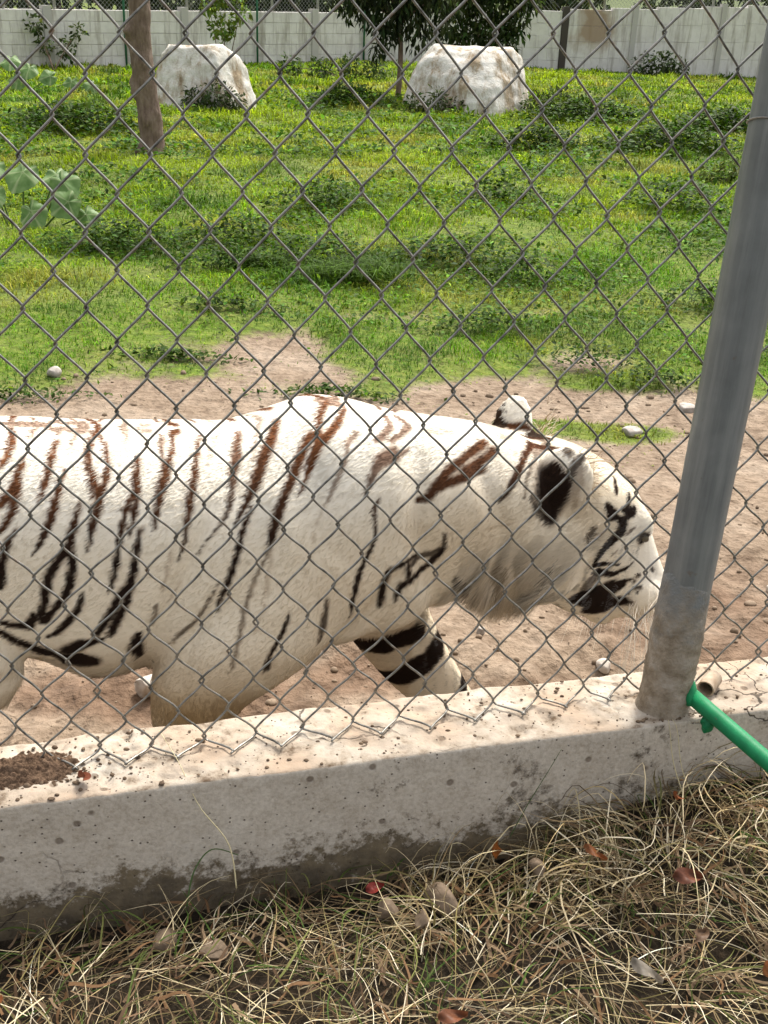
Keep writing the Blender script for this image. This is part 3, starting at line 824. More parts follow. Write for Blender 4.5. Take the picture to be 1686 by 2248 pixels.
# broad leaved squash plants: each leaf is a part
def squash(label, loc, leaves, size, seed):
    root = empty('squash_plant', loc); tag(root, label, 'plant')
    g = np.random.default_rng(seed)
    m = NT('squash_leaf'); n = m.noise(14, 4); c = m.ramp(n, [(.3, (.075, .155, .035)), (.6, (.155, .25, .085)), (.8, (.25, .34, .16))]); c = m.mix(m.math('MULTIPLY', m.attr('vein', 'Fac'), .55), c, (.42, .47, .26)); m.col(c); m.set(Roughness=.5); m.translucent(c, .3)
    sm = NT('squash_stalk').col((.10, .15, .04)).set(Roughness=.6).m
    na, nr = 40, 6
    for (lx, ly, lz, sc, tx, ty) in leaves:
        a = np.linspace(0, 2 * np.pi, na, endpoint=False); V = [[0, 0, 0]]
        ph = np.angle(np.exp(1j * (a - np.pi)))
        out = (1 + .07 * np.cos(5 * a) - .50 * np.exp(-(ph / .28) ** 2) + .03 * np.cos(17 * a)) * (.9 + .25 * np.cos(a))
        for k in range(1, nr + 1):
            q = k / nr
            for aa, o_ in zip(a, out):
                V.append([q * o_ * np.cos(aa), q * o_ * np.sin(aa) * .92, -.16 * q ** 2 + .05 * q * math.cos(5 * aa) * q + .05 * math.sin(3 * aa + q * 5) * q - .10 * q * (1 - abs(math.cos(aa)))])
        V = np.array(V) * size * sc
        F = [(0, 1 + i, 1 + (i + 1) % na) for i in range(na)]
        for k in range(nr - 1):
            for i in range(na): F.append((1 + k * na + i, 1 + (k + 1) * na + i, 1 + (k + 1) * na + (i + 1) % na, 1 + k * na + (i + 1) % na))
        yaw = g.uniform(-2.6, -.6)
        M_ = Matrix.Rotation(ty, 3, 'Y') @ Matrix.Rotation(tx * .9 + .25, 3, 'X') @ Matrix.Rotation(yaw, 3, 'Z')
        V = V @ np.array(M_).T + np.array([lx, ly, lz])
        vein = np.concatenate([[1.0], np.tile(np.clip((np.cos(5 * a) - .80) / .2, 0, 1), nr)])
        lf = obj('leaf', V, F, m.m, root, True, {'vein': ('POINT', 'FLOAT', vein)})
        P = np.array([[lx * .35, ly * .35, -.02], [lx * .8, ly * .8, lz * .7], [lx, ly, lz - .004]])
        obj('stalk', *tube(interp3(P, 7), .007, 6), sm, lf, True)
def interp3(P, n):
    t = np.linspace(0, 1, n)[:, None]; return (1 - t) ** 2 * P[0] + 2 * t * (1 - t) * P[1] + t ** 2 * P[2]
squash('squash plant with big pale green leaves at the left edge of the lawn', (-2.62, 7.95, 0),
       [(.30, .05, .34, 1.0, .75, .15), (.05, .0, .40, 1.1, .6, -.1), (-.2, .1, .42, 1.0, .5, 0), (.36, -.05, .22, .95, .95, .3), (.12, -.12, .16, .9, 1.0, 0), (-.15, -.1, .27, 1.0, .8, -.2),
        (-.45, 0, .36, 1.1, .6, -.2), (.22, .2, .36, .9, .4, .2), (-.3, .25, .45, 1.0, .3, 0), (-.55, .2, .3, 1, .5, 0), (.45, .05, .12, .8, .8, .4), (-.35, -.1, .15, .9, .8, 0)], .125, 51)
squash('far squash plant low in the grass below the block wall at the left', (-5.75, 17.6, 0),
       [(-.3, 0, .35, 1.2, .7, 0), (0, .1, .45, 1.3, .5, 0), (.3, 0, .35, 1.2, .6, .2), (.6, 0, .25, 1.1, .8, .2), (.9, 0, .18, 1.0, .9, .2), (-.6, .1, .4, 1.3, .5, -.1), (.15, -.1, .2, 1.1, 1.0, 0), (-.4, -.1, .18, 1.1, 1, 0), (1.2, 0, .14, 1, .8, .2)], .13, 52)
# stripes of the coat in the tiger's own space: set, strength, then x, y, z (mm) and width (0.1 mm) along each stripe
STRIPES = [
('b',1,[-707,-20,907,94,-703,-64,898,124,-715,-101,882,137,-726,-115,873,91]),
('b',1,[-685,-101,880,61,-694,-125,863,136,-700,-141,848,151,-709,-151,838,150,-729,-164,820,120]),
('b',1,[-697,-143,846,151,-701,-155,832,150,-706,-167,813,135,-723,-180,789,105,-732,-184,779,60]),
('b',1,[-628,-59,892,77,-639,-98,876,122,-647,-129,855,136,-660,-154,829,75,-664,-159,822,30]),
('b',1,[-619,-120,859,45,-629,-145,836,120,-639,-166,808,150,-652,-181,780,135,-669,-191,752,90,-678,-194,738,30]),
('b',0.8,[-729,-2,909,48,-686,-6,906,63,-649,1,903,89,-623,32,897,80]),
('b',0.8,[-663,-10,904,79,-673,-49,900,62]),
('b',0.75,[-623,13,899,80,-579,20,894,112,-571,0,895,79]),
('b',0.8,[-585,-1,896,95,-600,-53,891,62,-606,-76,884,31]),
('b',1,[-555,-7,893,127,-568,-51,888,109,-576,-86,877,123,-574,-117,858,136,-567,-141,836,151,-563,-157,817,180,-567,-170,798,150,-578,-182,775,120,-583,-190,753,90,-588,-196,734,30]),
('b',1,[-550,-40,890,62,-542,-86,875,92,-542,-118,856,106,-553,-142,835,120,-562,-157,817,120]),
('b',0.7,[-513,9,890,96,-505,-12,889,126,-503,-60,882,46]),
('b',0.6,[-477,10,887,112,-458,16,886,64]),
('b',1,[-489,-100,865,107,-495,-135,841,136,-497,-156,818,135,-504,-176,789,105,-514,-191,758,60]),
('b',1,[-506,-154,821,75,-518,-171,798,105,-527,-186,770,105,-535,-196,742,105,-541,-203,707,114,-551,-206,670,76,-558,-207,651,30]),
('b',1,[-494,-187,768,75,-504,-199,735,114,-510,-206,700,127,-519,-208,668,152,-535,-208,653,146,-551,-206,622,153,-568,-202,591,149,-584,-197,565,125]),
('b',1,[-519,-208,668,146,-527,-208,635,147,-544,-205,600,170,-560,-197,563,141]),
('b',1,[-409,16,883,112,-421,-25,883,113,-429,-94,865,92,-442,-126,846,176,-450,-146,830,166,-461,-169,802,120,-469,-184,777,90,-474,-193,756,30]),
('b',0.9,[-442,-38,883,78,-445,-94,866,86,-443,-126,846,91]),
('b',1,[-372,-39,879,63,-384,-95,862,92,-393,-138,835,136,-404,-167,803,135,-413,-185,770,105,-419,-194,739,75,-430,-199,705,30]),
('b',0.5,[-335,-27,879,63,-353,-74,868,62,-363,-111,851,46]),
('b',0.95,[-298,-35,880,95,-309,-87,861,170,-320,-121,836,138,-327,-153,808,106,-340,-177,777,60,-365,-184,749,36,-381,-188,731,30,-396,-190,711,24]),
('b',1,[-594,-158,817,45,-604,-175,790,105,-612,-184,769,150,-619,-192,745,150,-641,-198,720,151,-658,-200,693,167,-666,-200,661,168,-673,-197,623,139,-677,-192,597,62]),
('b',1,[-616,-195,736,120,-616,-199,712,151,-621,-202,681,152,-633,-203,653,137,-654,-199,626,123,-671,-194,600,124]),
('b',1,[-603,-204,654,76,-611,-203,627,123,-631,-198,599,155,-653,-190,572,125,-671,-183,561,63]),
('b',1,[-704,-182,782,60,-720,-190,762,120,-731,-196,731,151,-741,-199,684,183]),
('b',1,[-689,-195,615,155,-700,-189,590,187,-733,-189,597,140,-750,-189,603,94]),
('b',1,[-752,-183,582,126,-727,-172,552,175,-707,-165,535,216,-687,-159,518,257,-666,-155,506,322,-646,-142,488,390,-621,-155,490,356,-597,-167,491,322]),
('b',1,[-637,-174,522,319,-612,-188,542,252,-576,-194,552,94]),
('b',1,[-511,-196,556,157,-515,-181,519,286,-509,-158,490,194]),
('b',0.45,[-444,-202,725,60,-455,-206,678,67,-464,-206,648,46]),
('b',0.8,[-474,-203,620,77,-482,-192,576,78]),
('b',0.85,[-364,-212,655,46,-386,-206,609,77,-402,-199,579,81,-432,-190,548,82,-451,-177,520,48]),
('b',0.35,[-428,-194,658,49,-441,-194,639,49,-460,-193,609,37]),
('b',0.6,[-251,-1,895,93,-269,-63,880,61,-284,-112,855,30]),
('b',1,[-226,-38,900,123,-245,-84,880,166,-265,-117,856,194,-285,-152,824,177,-306,-173,794,88,-329,-190,761,44]),
('b',1,[-295,-177,791,73,-306,-188,770,88,-316,-197,748,103,-326,-207,714,118,-340,-212,672,118,-352,-211,639,101,-364,-202,604,72,-368,-201,587,36]),
('b',1,[-172,-99,895,120,-195,-125,868,149,-211,-148,840,163,-233,-175,809,147,-251,-194,777,176,-261,-203,746,147,-267,-207,722,88]),
('b',0.75,[-267,-207,722,77,-280,-211,692,65,-296,-214,662,71,-308,-214,623,75,-318,-217,591,90,-326,-224,548,76,-339,-228,502,77,-346,-228,474,37]),
('b',1,[-125,-11,924,109,-146,-57,916,122,-157,-98,900,120,-165,-128,883,164,-180,-144,855,133,-191,-157,833,89,-204,-172,808,44]),
('b',1,[-94,-32,918,78,-116,-78,906,137,-138,-109,900,135,-153,-124,891,149]),
('b',0.8,[-142,-1,925,78,-118,-10,924,125,-97,-16,920,109]),
('b',0.75,[-82,-94,891,76,-106,-118,882,105,-113,-139,862,90,-132,-161,827,74,-156,-178,791,53]),
('b',0.35,[-156,-178,791,47,-176,-189,759,42,-186,-199,718,24]),
('b',0.85,[-10,-17,895,95,-7,-57,886,109,-34,-92,878,122,-53,-103,876,46]),
('b',0.85,[17,-12,888,79,32,-46,880,126,8,-74,875,93,-16,-94,871,92]),
('b',0.9,[-14,-116,853,244,-43,-130,848,227,-58,-144,835,151,-71,-159,813,90,-80,-167,800,60]),
('b',0.8,[19,-98,854,62,-15,-121,849,122]),
('b',1,[-56,-170,784,45,-66,-177,767,90,-65,-183,737,75,-62,-186,715,61,-73,-189,690,76,-88,-192,662,91,-100,-199,632,122,-107,-202,593,92,-114,-195,543,47]),
('b',0.4,[69,-53,870,63,101,-46,866,121,125,-46,861,64]),
('b',1,[178,-68,842,144,134,-98,830,141,94,-126,817,155,63,-146,794,169,46,-153,775,154,25,-151,769,92]),
('b',1,[167,-110,809,158,126,-130,803,171,90,-141,797,155,60,-148,789,154]),
('b',0.62,[172,-92,828,222,129,-115,817,188,92,-134,807,155]),
('b',0.9,[77,-172,703,78,77,-172,675,125,55,-169,662,125,25,-171,655,125,5,-186,647,124]),
('b',1,[77,-172,672,125,50,-166,636,126,17,-183,620,125,-9,-187,606,125,-21,-188,576,78]),
('b',1,[25,-170,665,62,-5,-189,656,108,-37,-191,643,108,-44,-186,613,186,-47,-180,563,94]),
('b',1,[2,-187,651,93,6,-187,630,124]),
('b',0.9,[-159,-211,603,61,-163,-211,572,123,-167,-208,535,124,-173,-203,504,62]),
('b',0.4,[-265,-209,710,59,-269,-213,683,59,-273,-217,655,60,-280,-225,609,45,-290,-227,582,38,-299,-226,553,30]),
('b',0.3,[-196,-206,689,24,-200,-211,662,27,-203,-215,634,30]),
('b',1,[-234,-224,587,60,-244,-225,553,91,-260,-226,524,77,-272,-226,500,92,-277,-224,475,171]),
('f',1,[-4,-180,537,95,-44,-174,520,223,-82,-172,500,191]),
('f',1,[134,79,323,147,108,66,312,293,90,63,269,258,61,76,230,335]),
('f',1,[200,81,196,228,182,71,178,190]),
('b',1,[119,-154,596,128,142,-148,589,146,173,-137,581,114]),
('b',1,[367,31,803,88,301,-25,817,128,269,-73,814,111,247,-104,799,137,227,-126,780,150,210,-138,763,81,196,-141,750,41]),
('b',0.75,[351,-2,808,87,304,-52,809,113,279,-87,801,83,259,-117,780,69,252,-135,752,55]),
('b',1,[202,-78,832,137,164,-101,820,135,123,-125,810,160]),
('b',1,[187,-61,844,110,157,-82,836,122,129,-102,829,134]),
('b',0.6,[191,-74,837,164,165,-91,829,162,140,-106,821,161]),
('e',1,[317,-124,805,247,310,-131,782,550,309,-136,755,606,307,-135,730,471,306,-142,709,305]),
('e',1,[329,-142,786,329,327,-147,764,247]),
('b',0.9,[268,-132,750,96,280,-138,722,138,303,-145,702,166]),
('e',0.9,[353,-133,819,124,421,-22,787,116]),
('e',0.55,[358,-141,807,165,356,-150,784,247,351,-153,765,138]),
('b',0.8,[343,-111,836,152,346,-116,834,138]),
('b',0.35,[229,-31,841,112,259,-24,834,56]),
('g',1,[272,106,848,118,264,94,828,118]),
('g',1,[264,91,826,132,284,61,826,131,314,60,827,161,332,64,817,88]),
('b',1,[469,-78,751,69,463,-105,736,86]),
('b',1,[501,-90,717,76,497,-100,709,105]),
('b',1,[434,-130,719,97,449,-131,696,171]),
('b',1,[476,-118,701,69,499,-109,688,175,510,-102,686,146]),
('b',1,[461,-128,688,75,481,-121,674,145,477,-124,653,203,455,-129,635,150,439,-129,614,122,429,-125,588,70]),
('b',0.8,[498,-114,643,70,514,-106,648,59]),
('b',0.85,[407,-143,677,71,405,-142,659,171,408,-139,632,43]),
('b',1,[425,-123,577,82,449,-117,578,82,501,-93,558,42]),
('b',1,[442,-112,557,153,490,-89,533,108,521,-81,540,67,537,-79,551,36]),
('b',0.7,[478,-115,604,41,470,-116,595,53]),
('b',1,[325,-163,617,70,333,-154,570,85]),
('b',0.6,[228,-147,626,69,228,-146,575,79]),
('b',0.6,[356,-159,621,34,350,-151,573,46]),
('b',0.35,[168,-159,701,38,201,-147,699,38,231,-150,707,27]),
('b',1,[427,-82,478,331,454,-78,477,454,492,-77,490,335,524,-73,498,153]),
('b',1,[437,-75,467,273,463,-71,459,305]),
('b',0.8,[435,-106,535,178,429,-97,510,179]),
('b',1,[529,-74,509,55,554,-71,501,55]),
('b',1,[558,-70,514,80,562,-69,512,80]),
('b',1,[598,-58,521,62,601,-58,517,62]),
('b',1,[549,-74,486,49,569,-78,486,43]),
('b',1,[541,-74,473,49,543,-75,473,49]),
('b',1,[557,-80,478,43,560,-80,478,43]),
('e',0.9,[343,-142,799,137,352,-135,816,137,373,-123,829,124]),
('e',0.5,[356,-147,792,137,365,-142,807,138]),
('b',0.5,[353,-153,768,110,354,-153,735,111]),
]
# ------------------------------------------------------------------ the tiger
TIGER_YAW = R(14.8)
TIGER_AT = (0.0, 2.1, 0.0)

def loft(rings, sides=28, power=2.0):
    """rings: (center(3), up(3), lateral(3), r_lat, r_up, r_down)"""
    a = np.arange(sides) * 2 * np.pi / sides
    ca, sa = np.cos(a), np.sin(a)
    ca = np.sign(ca) * np.abs(ca) ** (2 / power); sa = np.sign(sa) * np.abs(sa) ** (2 / power)
    V = []
    for c, u, l, rl, ru, rd in rings:
        c, u, l = map(lambda q: np.asarray(q, float), (c, u, l))
        rr = np.where(sa > 0, ru, rd)
        V.append(c + (ca * rl)[:, None] * l + (sa * rr)[:, None] * u)
    n = len(V); V = np.concatenate(V)
    F = [tuple(f) for f in grid_faces(n, sides, True).tolist()]
    V = np.concatenate([V, [np.asarray(rings[0][0], float)], [np.asarray(rings[-1][0], float)]])
    c0, c1 = n * sides, n * sides + 1
    for k in range(sides):
        k2 = (k + 1) % sides
        F.append((c0, k2, k)); F.append((c1, (n - 1) * sides + k, (n - 1) * sides + k2))
    return V, F

def interp_rings(keys, m):
    """smooth in-between rings with Catmull-Rom on rows of numbers"""
    K = np.asarray(keys, float); n = len(K)
    t = np.linspace(0, n - 1, m); i = np.clip(t.astype(int), 0, n - 2); f = (t - i)[:, None]
    p0 = K[np.clip(i - 1, 0, n - 1)]; p1 = K[i]; p2 = K[i + 1]; p3 = K[np.clip(i + 2, 0, n - 1)]
    return 0.5 * (2 * p1 + (p2 - p0) * f + (2 * p0 - 5 * p1 + 4 * p2 - p3) * f ** 2 + (3 * p1 - p0 - 3 * p2 + p3) * f ** 3)

HEAD_O = np.array([0.395, 0.0, 0.635])
HEAD_A = np.array([math.cos(R(-46)), 0, math.sin(R(-46))]); HEAD_U = np.array([-HEAD_A[2], 0, HEAD_A[0]])
def hp(a, y, u): return HEAD_O + a * HEAD_A + u * HEAD_U + np.array([0, y, 0])

def limb(keys, m=26):
    """keys: x, y, z, r_fore_aft, r_lateral ; path order from top to bottom"""
    K = interp_rings(keys, m); P = K[:, :3]
    T = np.gradient(P, axis=0); T /= np.linalg.norm(T, axis=1)[:, None]
    rings = []
    for p, t, k in zip(P, T, K):
        l = np.array([0, 1.0, 0]); l = l - t * (l @ t); l /= np.linalg.norm(l)
        u = np.cross(t, l)
        rings.append((p, u, l, k[4], k[3], k[3]))
    return loft(rings, 20)

def tiger_body():
    mb = MB()
    Z = np.array([0, 0, 1.0]); Y = np.array([0, 1.0, 0])
    # torso and neck: x, top, bottom, half width
    K = interp_rings([
        (-1.30, .80, .66, .05), (-1.25, .835, .58, .11), (-1.15, .885, .50, .165), (-1.0, .912, .455, .195), (-.85, .915, .455, .20),
        (-.70, .908, .435, .20), (-.60, .898, .385, .205), (-.50, .890, .396, .21), (-.40, .884, .415, .212), (-.30, .882, .405, .213), (-.22, .906, .40, .205),
        (-.15, .926, .40, .197), (-.08, .918, .41, .19), (.0, .893, .43, .185), (.10, .872, .475, .17), (.20, .852, .497, .158),
        (.30, .82, .497, .14), (.38, .76, .52, .10)], 70)
    rings = []
    for x, tp, bt, w in K:
        zc = bt + (tp - bt) * 0.52
        rings.append(((x, 0, zc), Z, Y, w, tp - zc, zc - bt))
    mb.add(*loft(rings, 36, 2.15))
    # shoulder blades, upper arm muscle, rib fullness, haunch
    for sy in (-1, 1):
        mb.add(*ellipsoid((-.165, sy * .098, .752), (.085, .075, .155), [[1, 0, -.25], [0, 1, 0], [.25, 0, 1]]))
        mb.add(*ellipsoid((-.03, sy * .12, .62), (.13, .075, .15)))
        mb.add(*ellipsoid((-.17, sy * .13, .60), (.19, .078, .15)))
        mb.add(*ellipsoid((-1.02, sy * .12, .64), (.20, .105, .22)))
    # near fore leg, drawn back
    mb.add(*limb([(-.15, -.125, .67, .14, .08), (-.235, -.135, .575, .15, .088), (-.335, -.145, .48, .128, .085), (-.392, -.145, .40, .102, .07),
                  (-.415, -.143, .32, .082, .06), (-.425, -.14, .23, .062, .052), (-.425, -.14, .14, .05, .05), (-.405, -.14, .085, .055, .056), (-.375, -.14, .05, .07, .06)]))
    mb.add(*ellipsoid((-.355, -.14, .042), (.088, .064, .042)))
    # far fore leg, reaching forward
    mb.add(*limb([(-.06, .12, .58, .12, .08), (-.01, .125, .47, .115, .08), (.045, .125, .36, .098, .07), (.10, .125, .26, .085, .062),
                  (.155, .125, .18, .075, .058), (.205, .125, .11, .062, .056), (.235, .125, .065, .06, .058)]))
    mb.add(*ellipsoid((.285, .125, .042), (.09, .066, .042)))
    # hind legs
    for sy, hx in ((-1, 0.0), (1, -.24)):
        y = sy * .135
        mb.add(*limb([(-1.02, y, .69, .17, .09), (-.94 + hx * .5, y, .60, .15, .09), (-.83 + hx * .9, y, .515, .10, .08), (-.80 + hx, y, .465, .075, .066),
                      (-.88 + hx, y, .39, .062, .054), (-.99 + hx, y, .29, .052, .047), (-1.01 + hx, y, .20, .045, .043), (-.99 + hx, y, .12, .042, .042), (-.95 + hx, y, .06, .05, .052)]))
        mb.add(*ellipsoid((-.90 + hx, y, .04), (.09, .06, .04)))
    # tail
    K = interp_rings([(-1.22, 0, .80, .06), (-1.34, 0, .72, .045), (-1.45, .01, .56, .035), (-1.54, .02, .40, .032), (-1.66, .03, .28, .031), (-1.80, .04, .24, .028), (-1.92, .05, .27, .02)], 34)
    mb.add(*tube(K[:, :3], K[:, 3], 12))
    # head: a, up, down, half width along the head axis
    K = interp_rings([(-.19, .06, .10, .08), (-.15, .092, .135, .118), (-.09, .126, .155, .142), (-.03, .146, .16, .146), (.04, .156, .156, .132),
                      (.10, .148, .148, .108), (.15, .130, .145, .084), (.20, .113, .130, .071), (.25, .094, .098, .064), (.29, .082, .060, .058), (.318, .066, .042, .046), (.332, .048, .026, .028)], 44)
    rings = [(hp(a, 0, 0), HEAD_U, Y, w, u, d) for a, u, d, w in K]
    mb.add(*loft(rings, 32, 2.7))
    for sy in (-1, 1):
        mb.add(*ellipsoid(hp(-.05, sy * .105, -.06), (.10, .06, .11), [HEAD_A, [0, 1, 0], HEAD_U]))          # cheek ruff
        mb.add(*ellipsoid((.325, sy * .085, .575), (.085, .07, .095)))
        mb.add(*ellipsoid((.235, sy * .08, .585), (.09, .07, .085)))
        mb.add(*ellipsoid(hp(.262, sy * .046, .006), (.062, .044, .052), [HEAD_A, [0, 1, 0], HEAD_U]))         # whisker pad
        mb.add(*ellipsoid(hp(.085, sy * .068, .108), (.055, .034, .034), [HEAD_A, [0, 1, 0], HEAD_U]))        # brow
    mb.add(*ellipsoid(hp(.238, 0, -.078), (.055, .048, .040), [HEAD_A, [0, 1, 0], HEAD_U]))                  # chin
    # ears: cupped discs
    for sy in (-1, 1):
        nrm = np.array([-.50, sy * .78, .18]) if sy < 0 else np.array([-.35, -.85, .25])
        nrm /= np.linalg.norm(nrm)
        upv = np.array([.12, sy * .12, 1.0]); upv -= nrm * (upv @ nrm); upv /= np.linalg.norm(upv)
        sid = np.cross(upv, nrm)
        c = np.array([.335, -.115, .765]) if sy < 0 else np.array([.298, .085, .806])
        q = np.linspace(-1, 1, 15); V = []; rad = (.066, .082) if sy < 0 else (.046, .080)
        sd, rg = 24, 7
        for side in (1, -1):
            for k in range(rg):
                r = (k + 0.0) / (rg - 1)
                for m in range(sd):
                    an = m * 2 * np.pi / sd
                    xx, zz = r * np.cos(an) * rad[0], r * np.sin(an) * rad[1]
                    dep = .022 * (1 - r ** 2) - .004 + side * .014 * math.sqrt(max(0, 1 - r ** 2 * .96))
                    V.append(c + sid * xx + upv * zz + nrm * dep)
        F = []
        for s_ in range(2):
            o = s_ * rg * sd
            for k in range(rg - 1):
                for m in range(sd):
                    a_, b_ = o + k * sd + m, o + k * sd + (m + 1) % sd
                    f = (a_, b_, b_ + sd, a_ + sd); F.append(f if s_ else f[::-1])
        for m in range(sd):
            a_, b_ = (rg - 1) * sd + m, (rg - 1) * sd + (m + 1) % sd
            F.append((a_, b_, b_ + rg * sd, a_ + rg * sd)[::-1])
        mb.add(np.array(V), F)
    tmp = mb.build('tmp_body', None, None, True)
    bm = bmesh.new(); bm.from_mesh(tmp.data); bmesh.ops.recalc_face_normals(bm, faces=bm.faces); bm.to_mesh(tmp.data); bm.free()
    r = tmp.modifiers.new('r', 'REMESH'); r.mode = 'VOXEL'; r.voxel_size = 0.0075; r.adaptivity = 0
    s = tmp.modifiers.new('s', 'SMOOTH'); s.factor = 0.5; s.iterations = 10
    dg = bpy.context.evaluated_depsgraph_get(); dg.update()
    me = bpy.data.meshes.new_from_object(tmp.evaluated_get(dg))
    old = tmp.data; bpy.data.objects.remove(tmp); bpy.data.meshes.remove(old)
    me.name = 'body'
    # folds of skin and muscle
    V = np.empty(len(me.vertices) * 3, np.float32); me.vertices.foreach_get('co', V); V = V.reshape(-1, 3).astype(float)
    Nn = np.empty(len(me.vertices) * 3, np.float32); me.vertices.foreach_get('normal', Nn); Nn = Nn.reshape(-1, 3)
    for pts, dep, wd in (([(-.33, .85), (-.40, .72), (-.46, .58), (-.50, .45)], .011, .026), ([(-.02, .62), (-.08, .54), (-.15, .46)], .008, .02),
                         ([(.03, .84), (.02, .72), (.05, .60), (.09, .53)], .009, .025), ([(.15, .83), (.20, .70), (.20, .58)], .006, .022), ([(-.25, .80), (-.23, .70), (-.27, .60)], -.006, .035),
                         ([(-.36, .62), (-.42, .52), (-.44, .44)], .005, .014), ([(-.62, .50), (-.70, .47), (-.78, .47)], .008, .016)):
        P = np.array(pts); best = np.full(len(V), 9.0); q = V[:, [0, 2]]
        for p0, p1 in zip(P[:-1], P[1:]):
            d = p1 - p0; t = np.clip((q - p0) @ d / (d @ d), 0, 1); best = np.minimum(best, np.linalg.norm(q - p0 - t[:, None] * d, axis=1))
        a = 1.6 * dep * np.exp(-(best / wd) ** 2) * sstep(.03, .09, np.abs(V[:, 1])) * np.abs(Nn[:, 1])
        V = V - Nn * a[:, None]
    me.vertices.foreach_set('co', V.astype(np.float32).ravel()); me.update()
    me.polygons.foreach_set('use_smooth', np.ones(len(me.polygons), dtype=bool))
    return me


def _stripe_dist(Q, L):
    """signed closeness to one stripe: >0 inside, in units of its half width"""
    A = np.asarray(L, float).reshape(-1, 4); P = A[:, :3] / 1000.0; W = A[:, 3] / 20000.0
    P = P * np.array([1, .45, 1])
    best = np.full(len(Q), -9.0)
    for p, q, w0, w1 in zip(P[:-1], P[1:], W[:-1], W[1:]):
        d = q - p; dd = d @ d + 1e-9
        t = np.clip((Q - p) @ d / dd, 0, 1)
        r = np.linalg.norm(Q - p - t[:, None] * d, axis=1)
        w = np.maximum(w0 + (w1 - w0) * t, 1e-4)
        best = np.maximum(best, 1 - r / w)
    return best

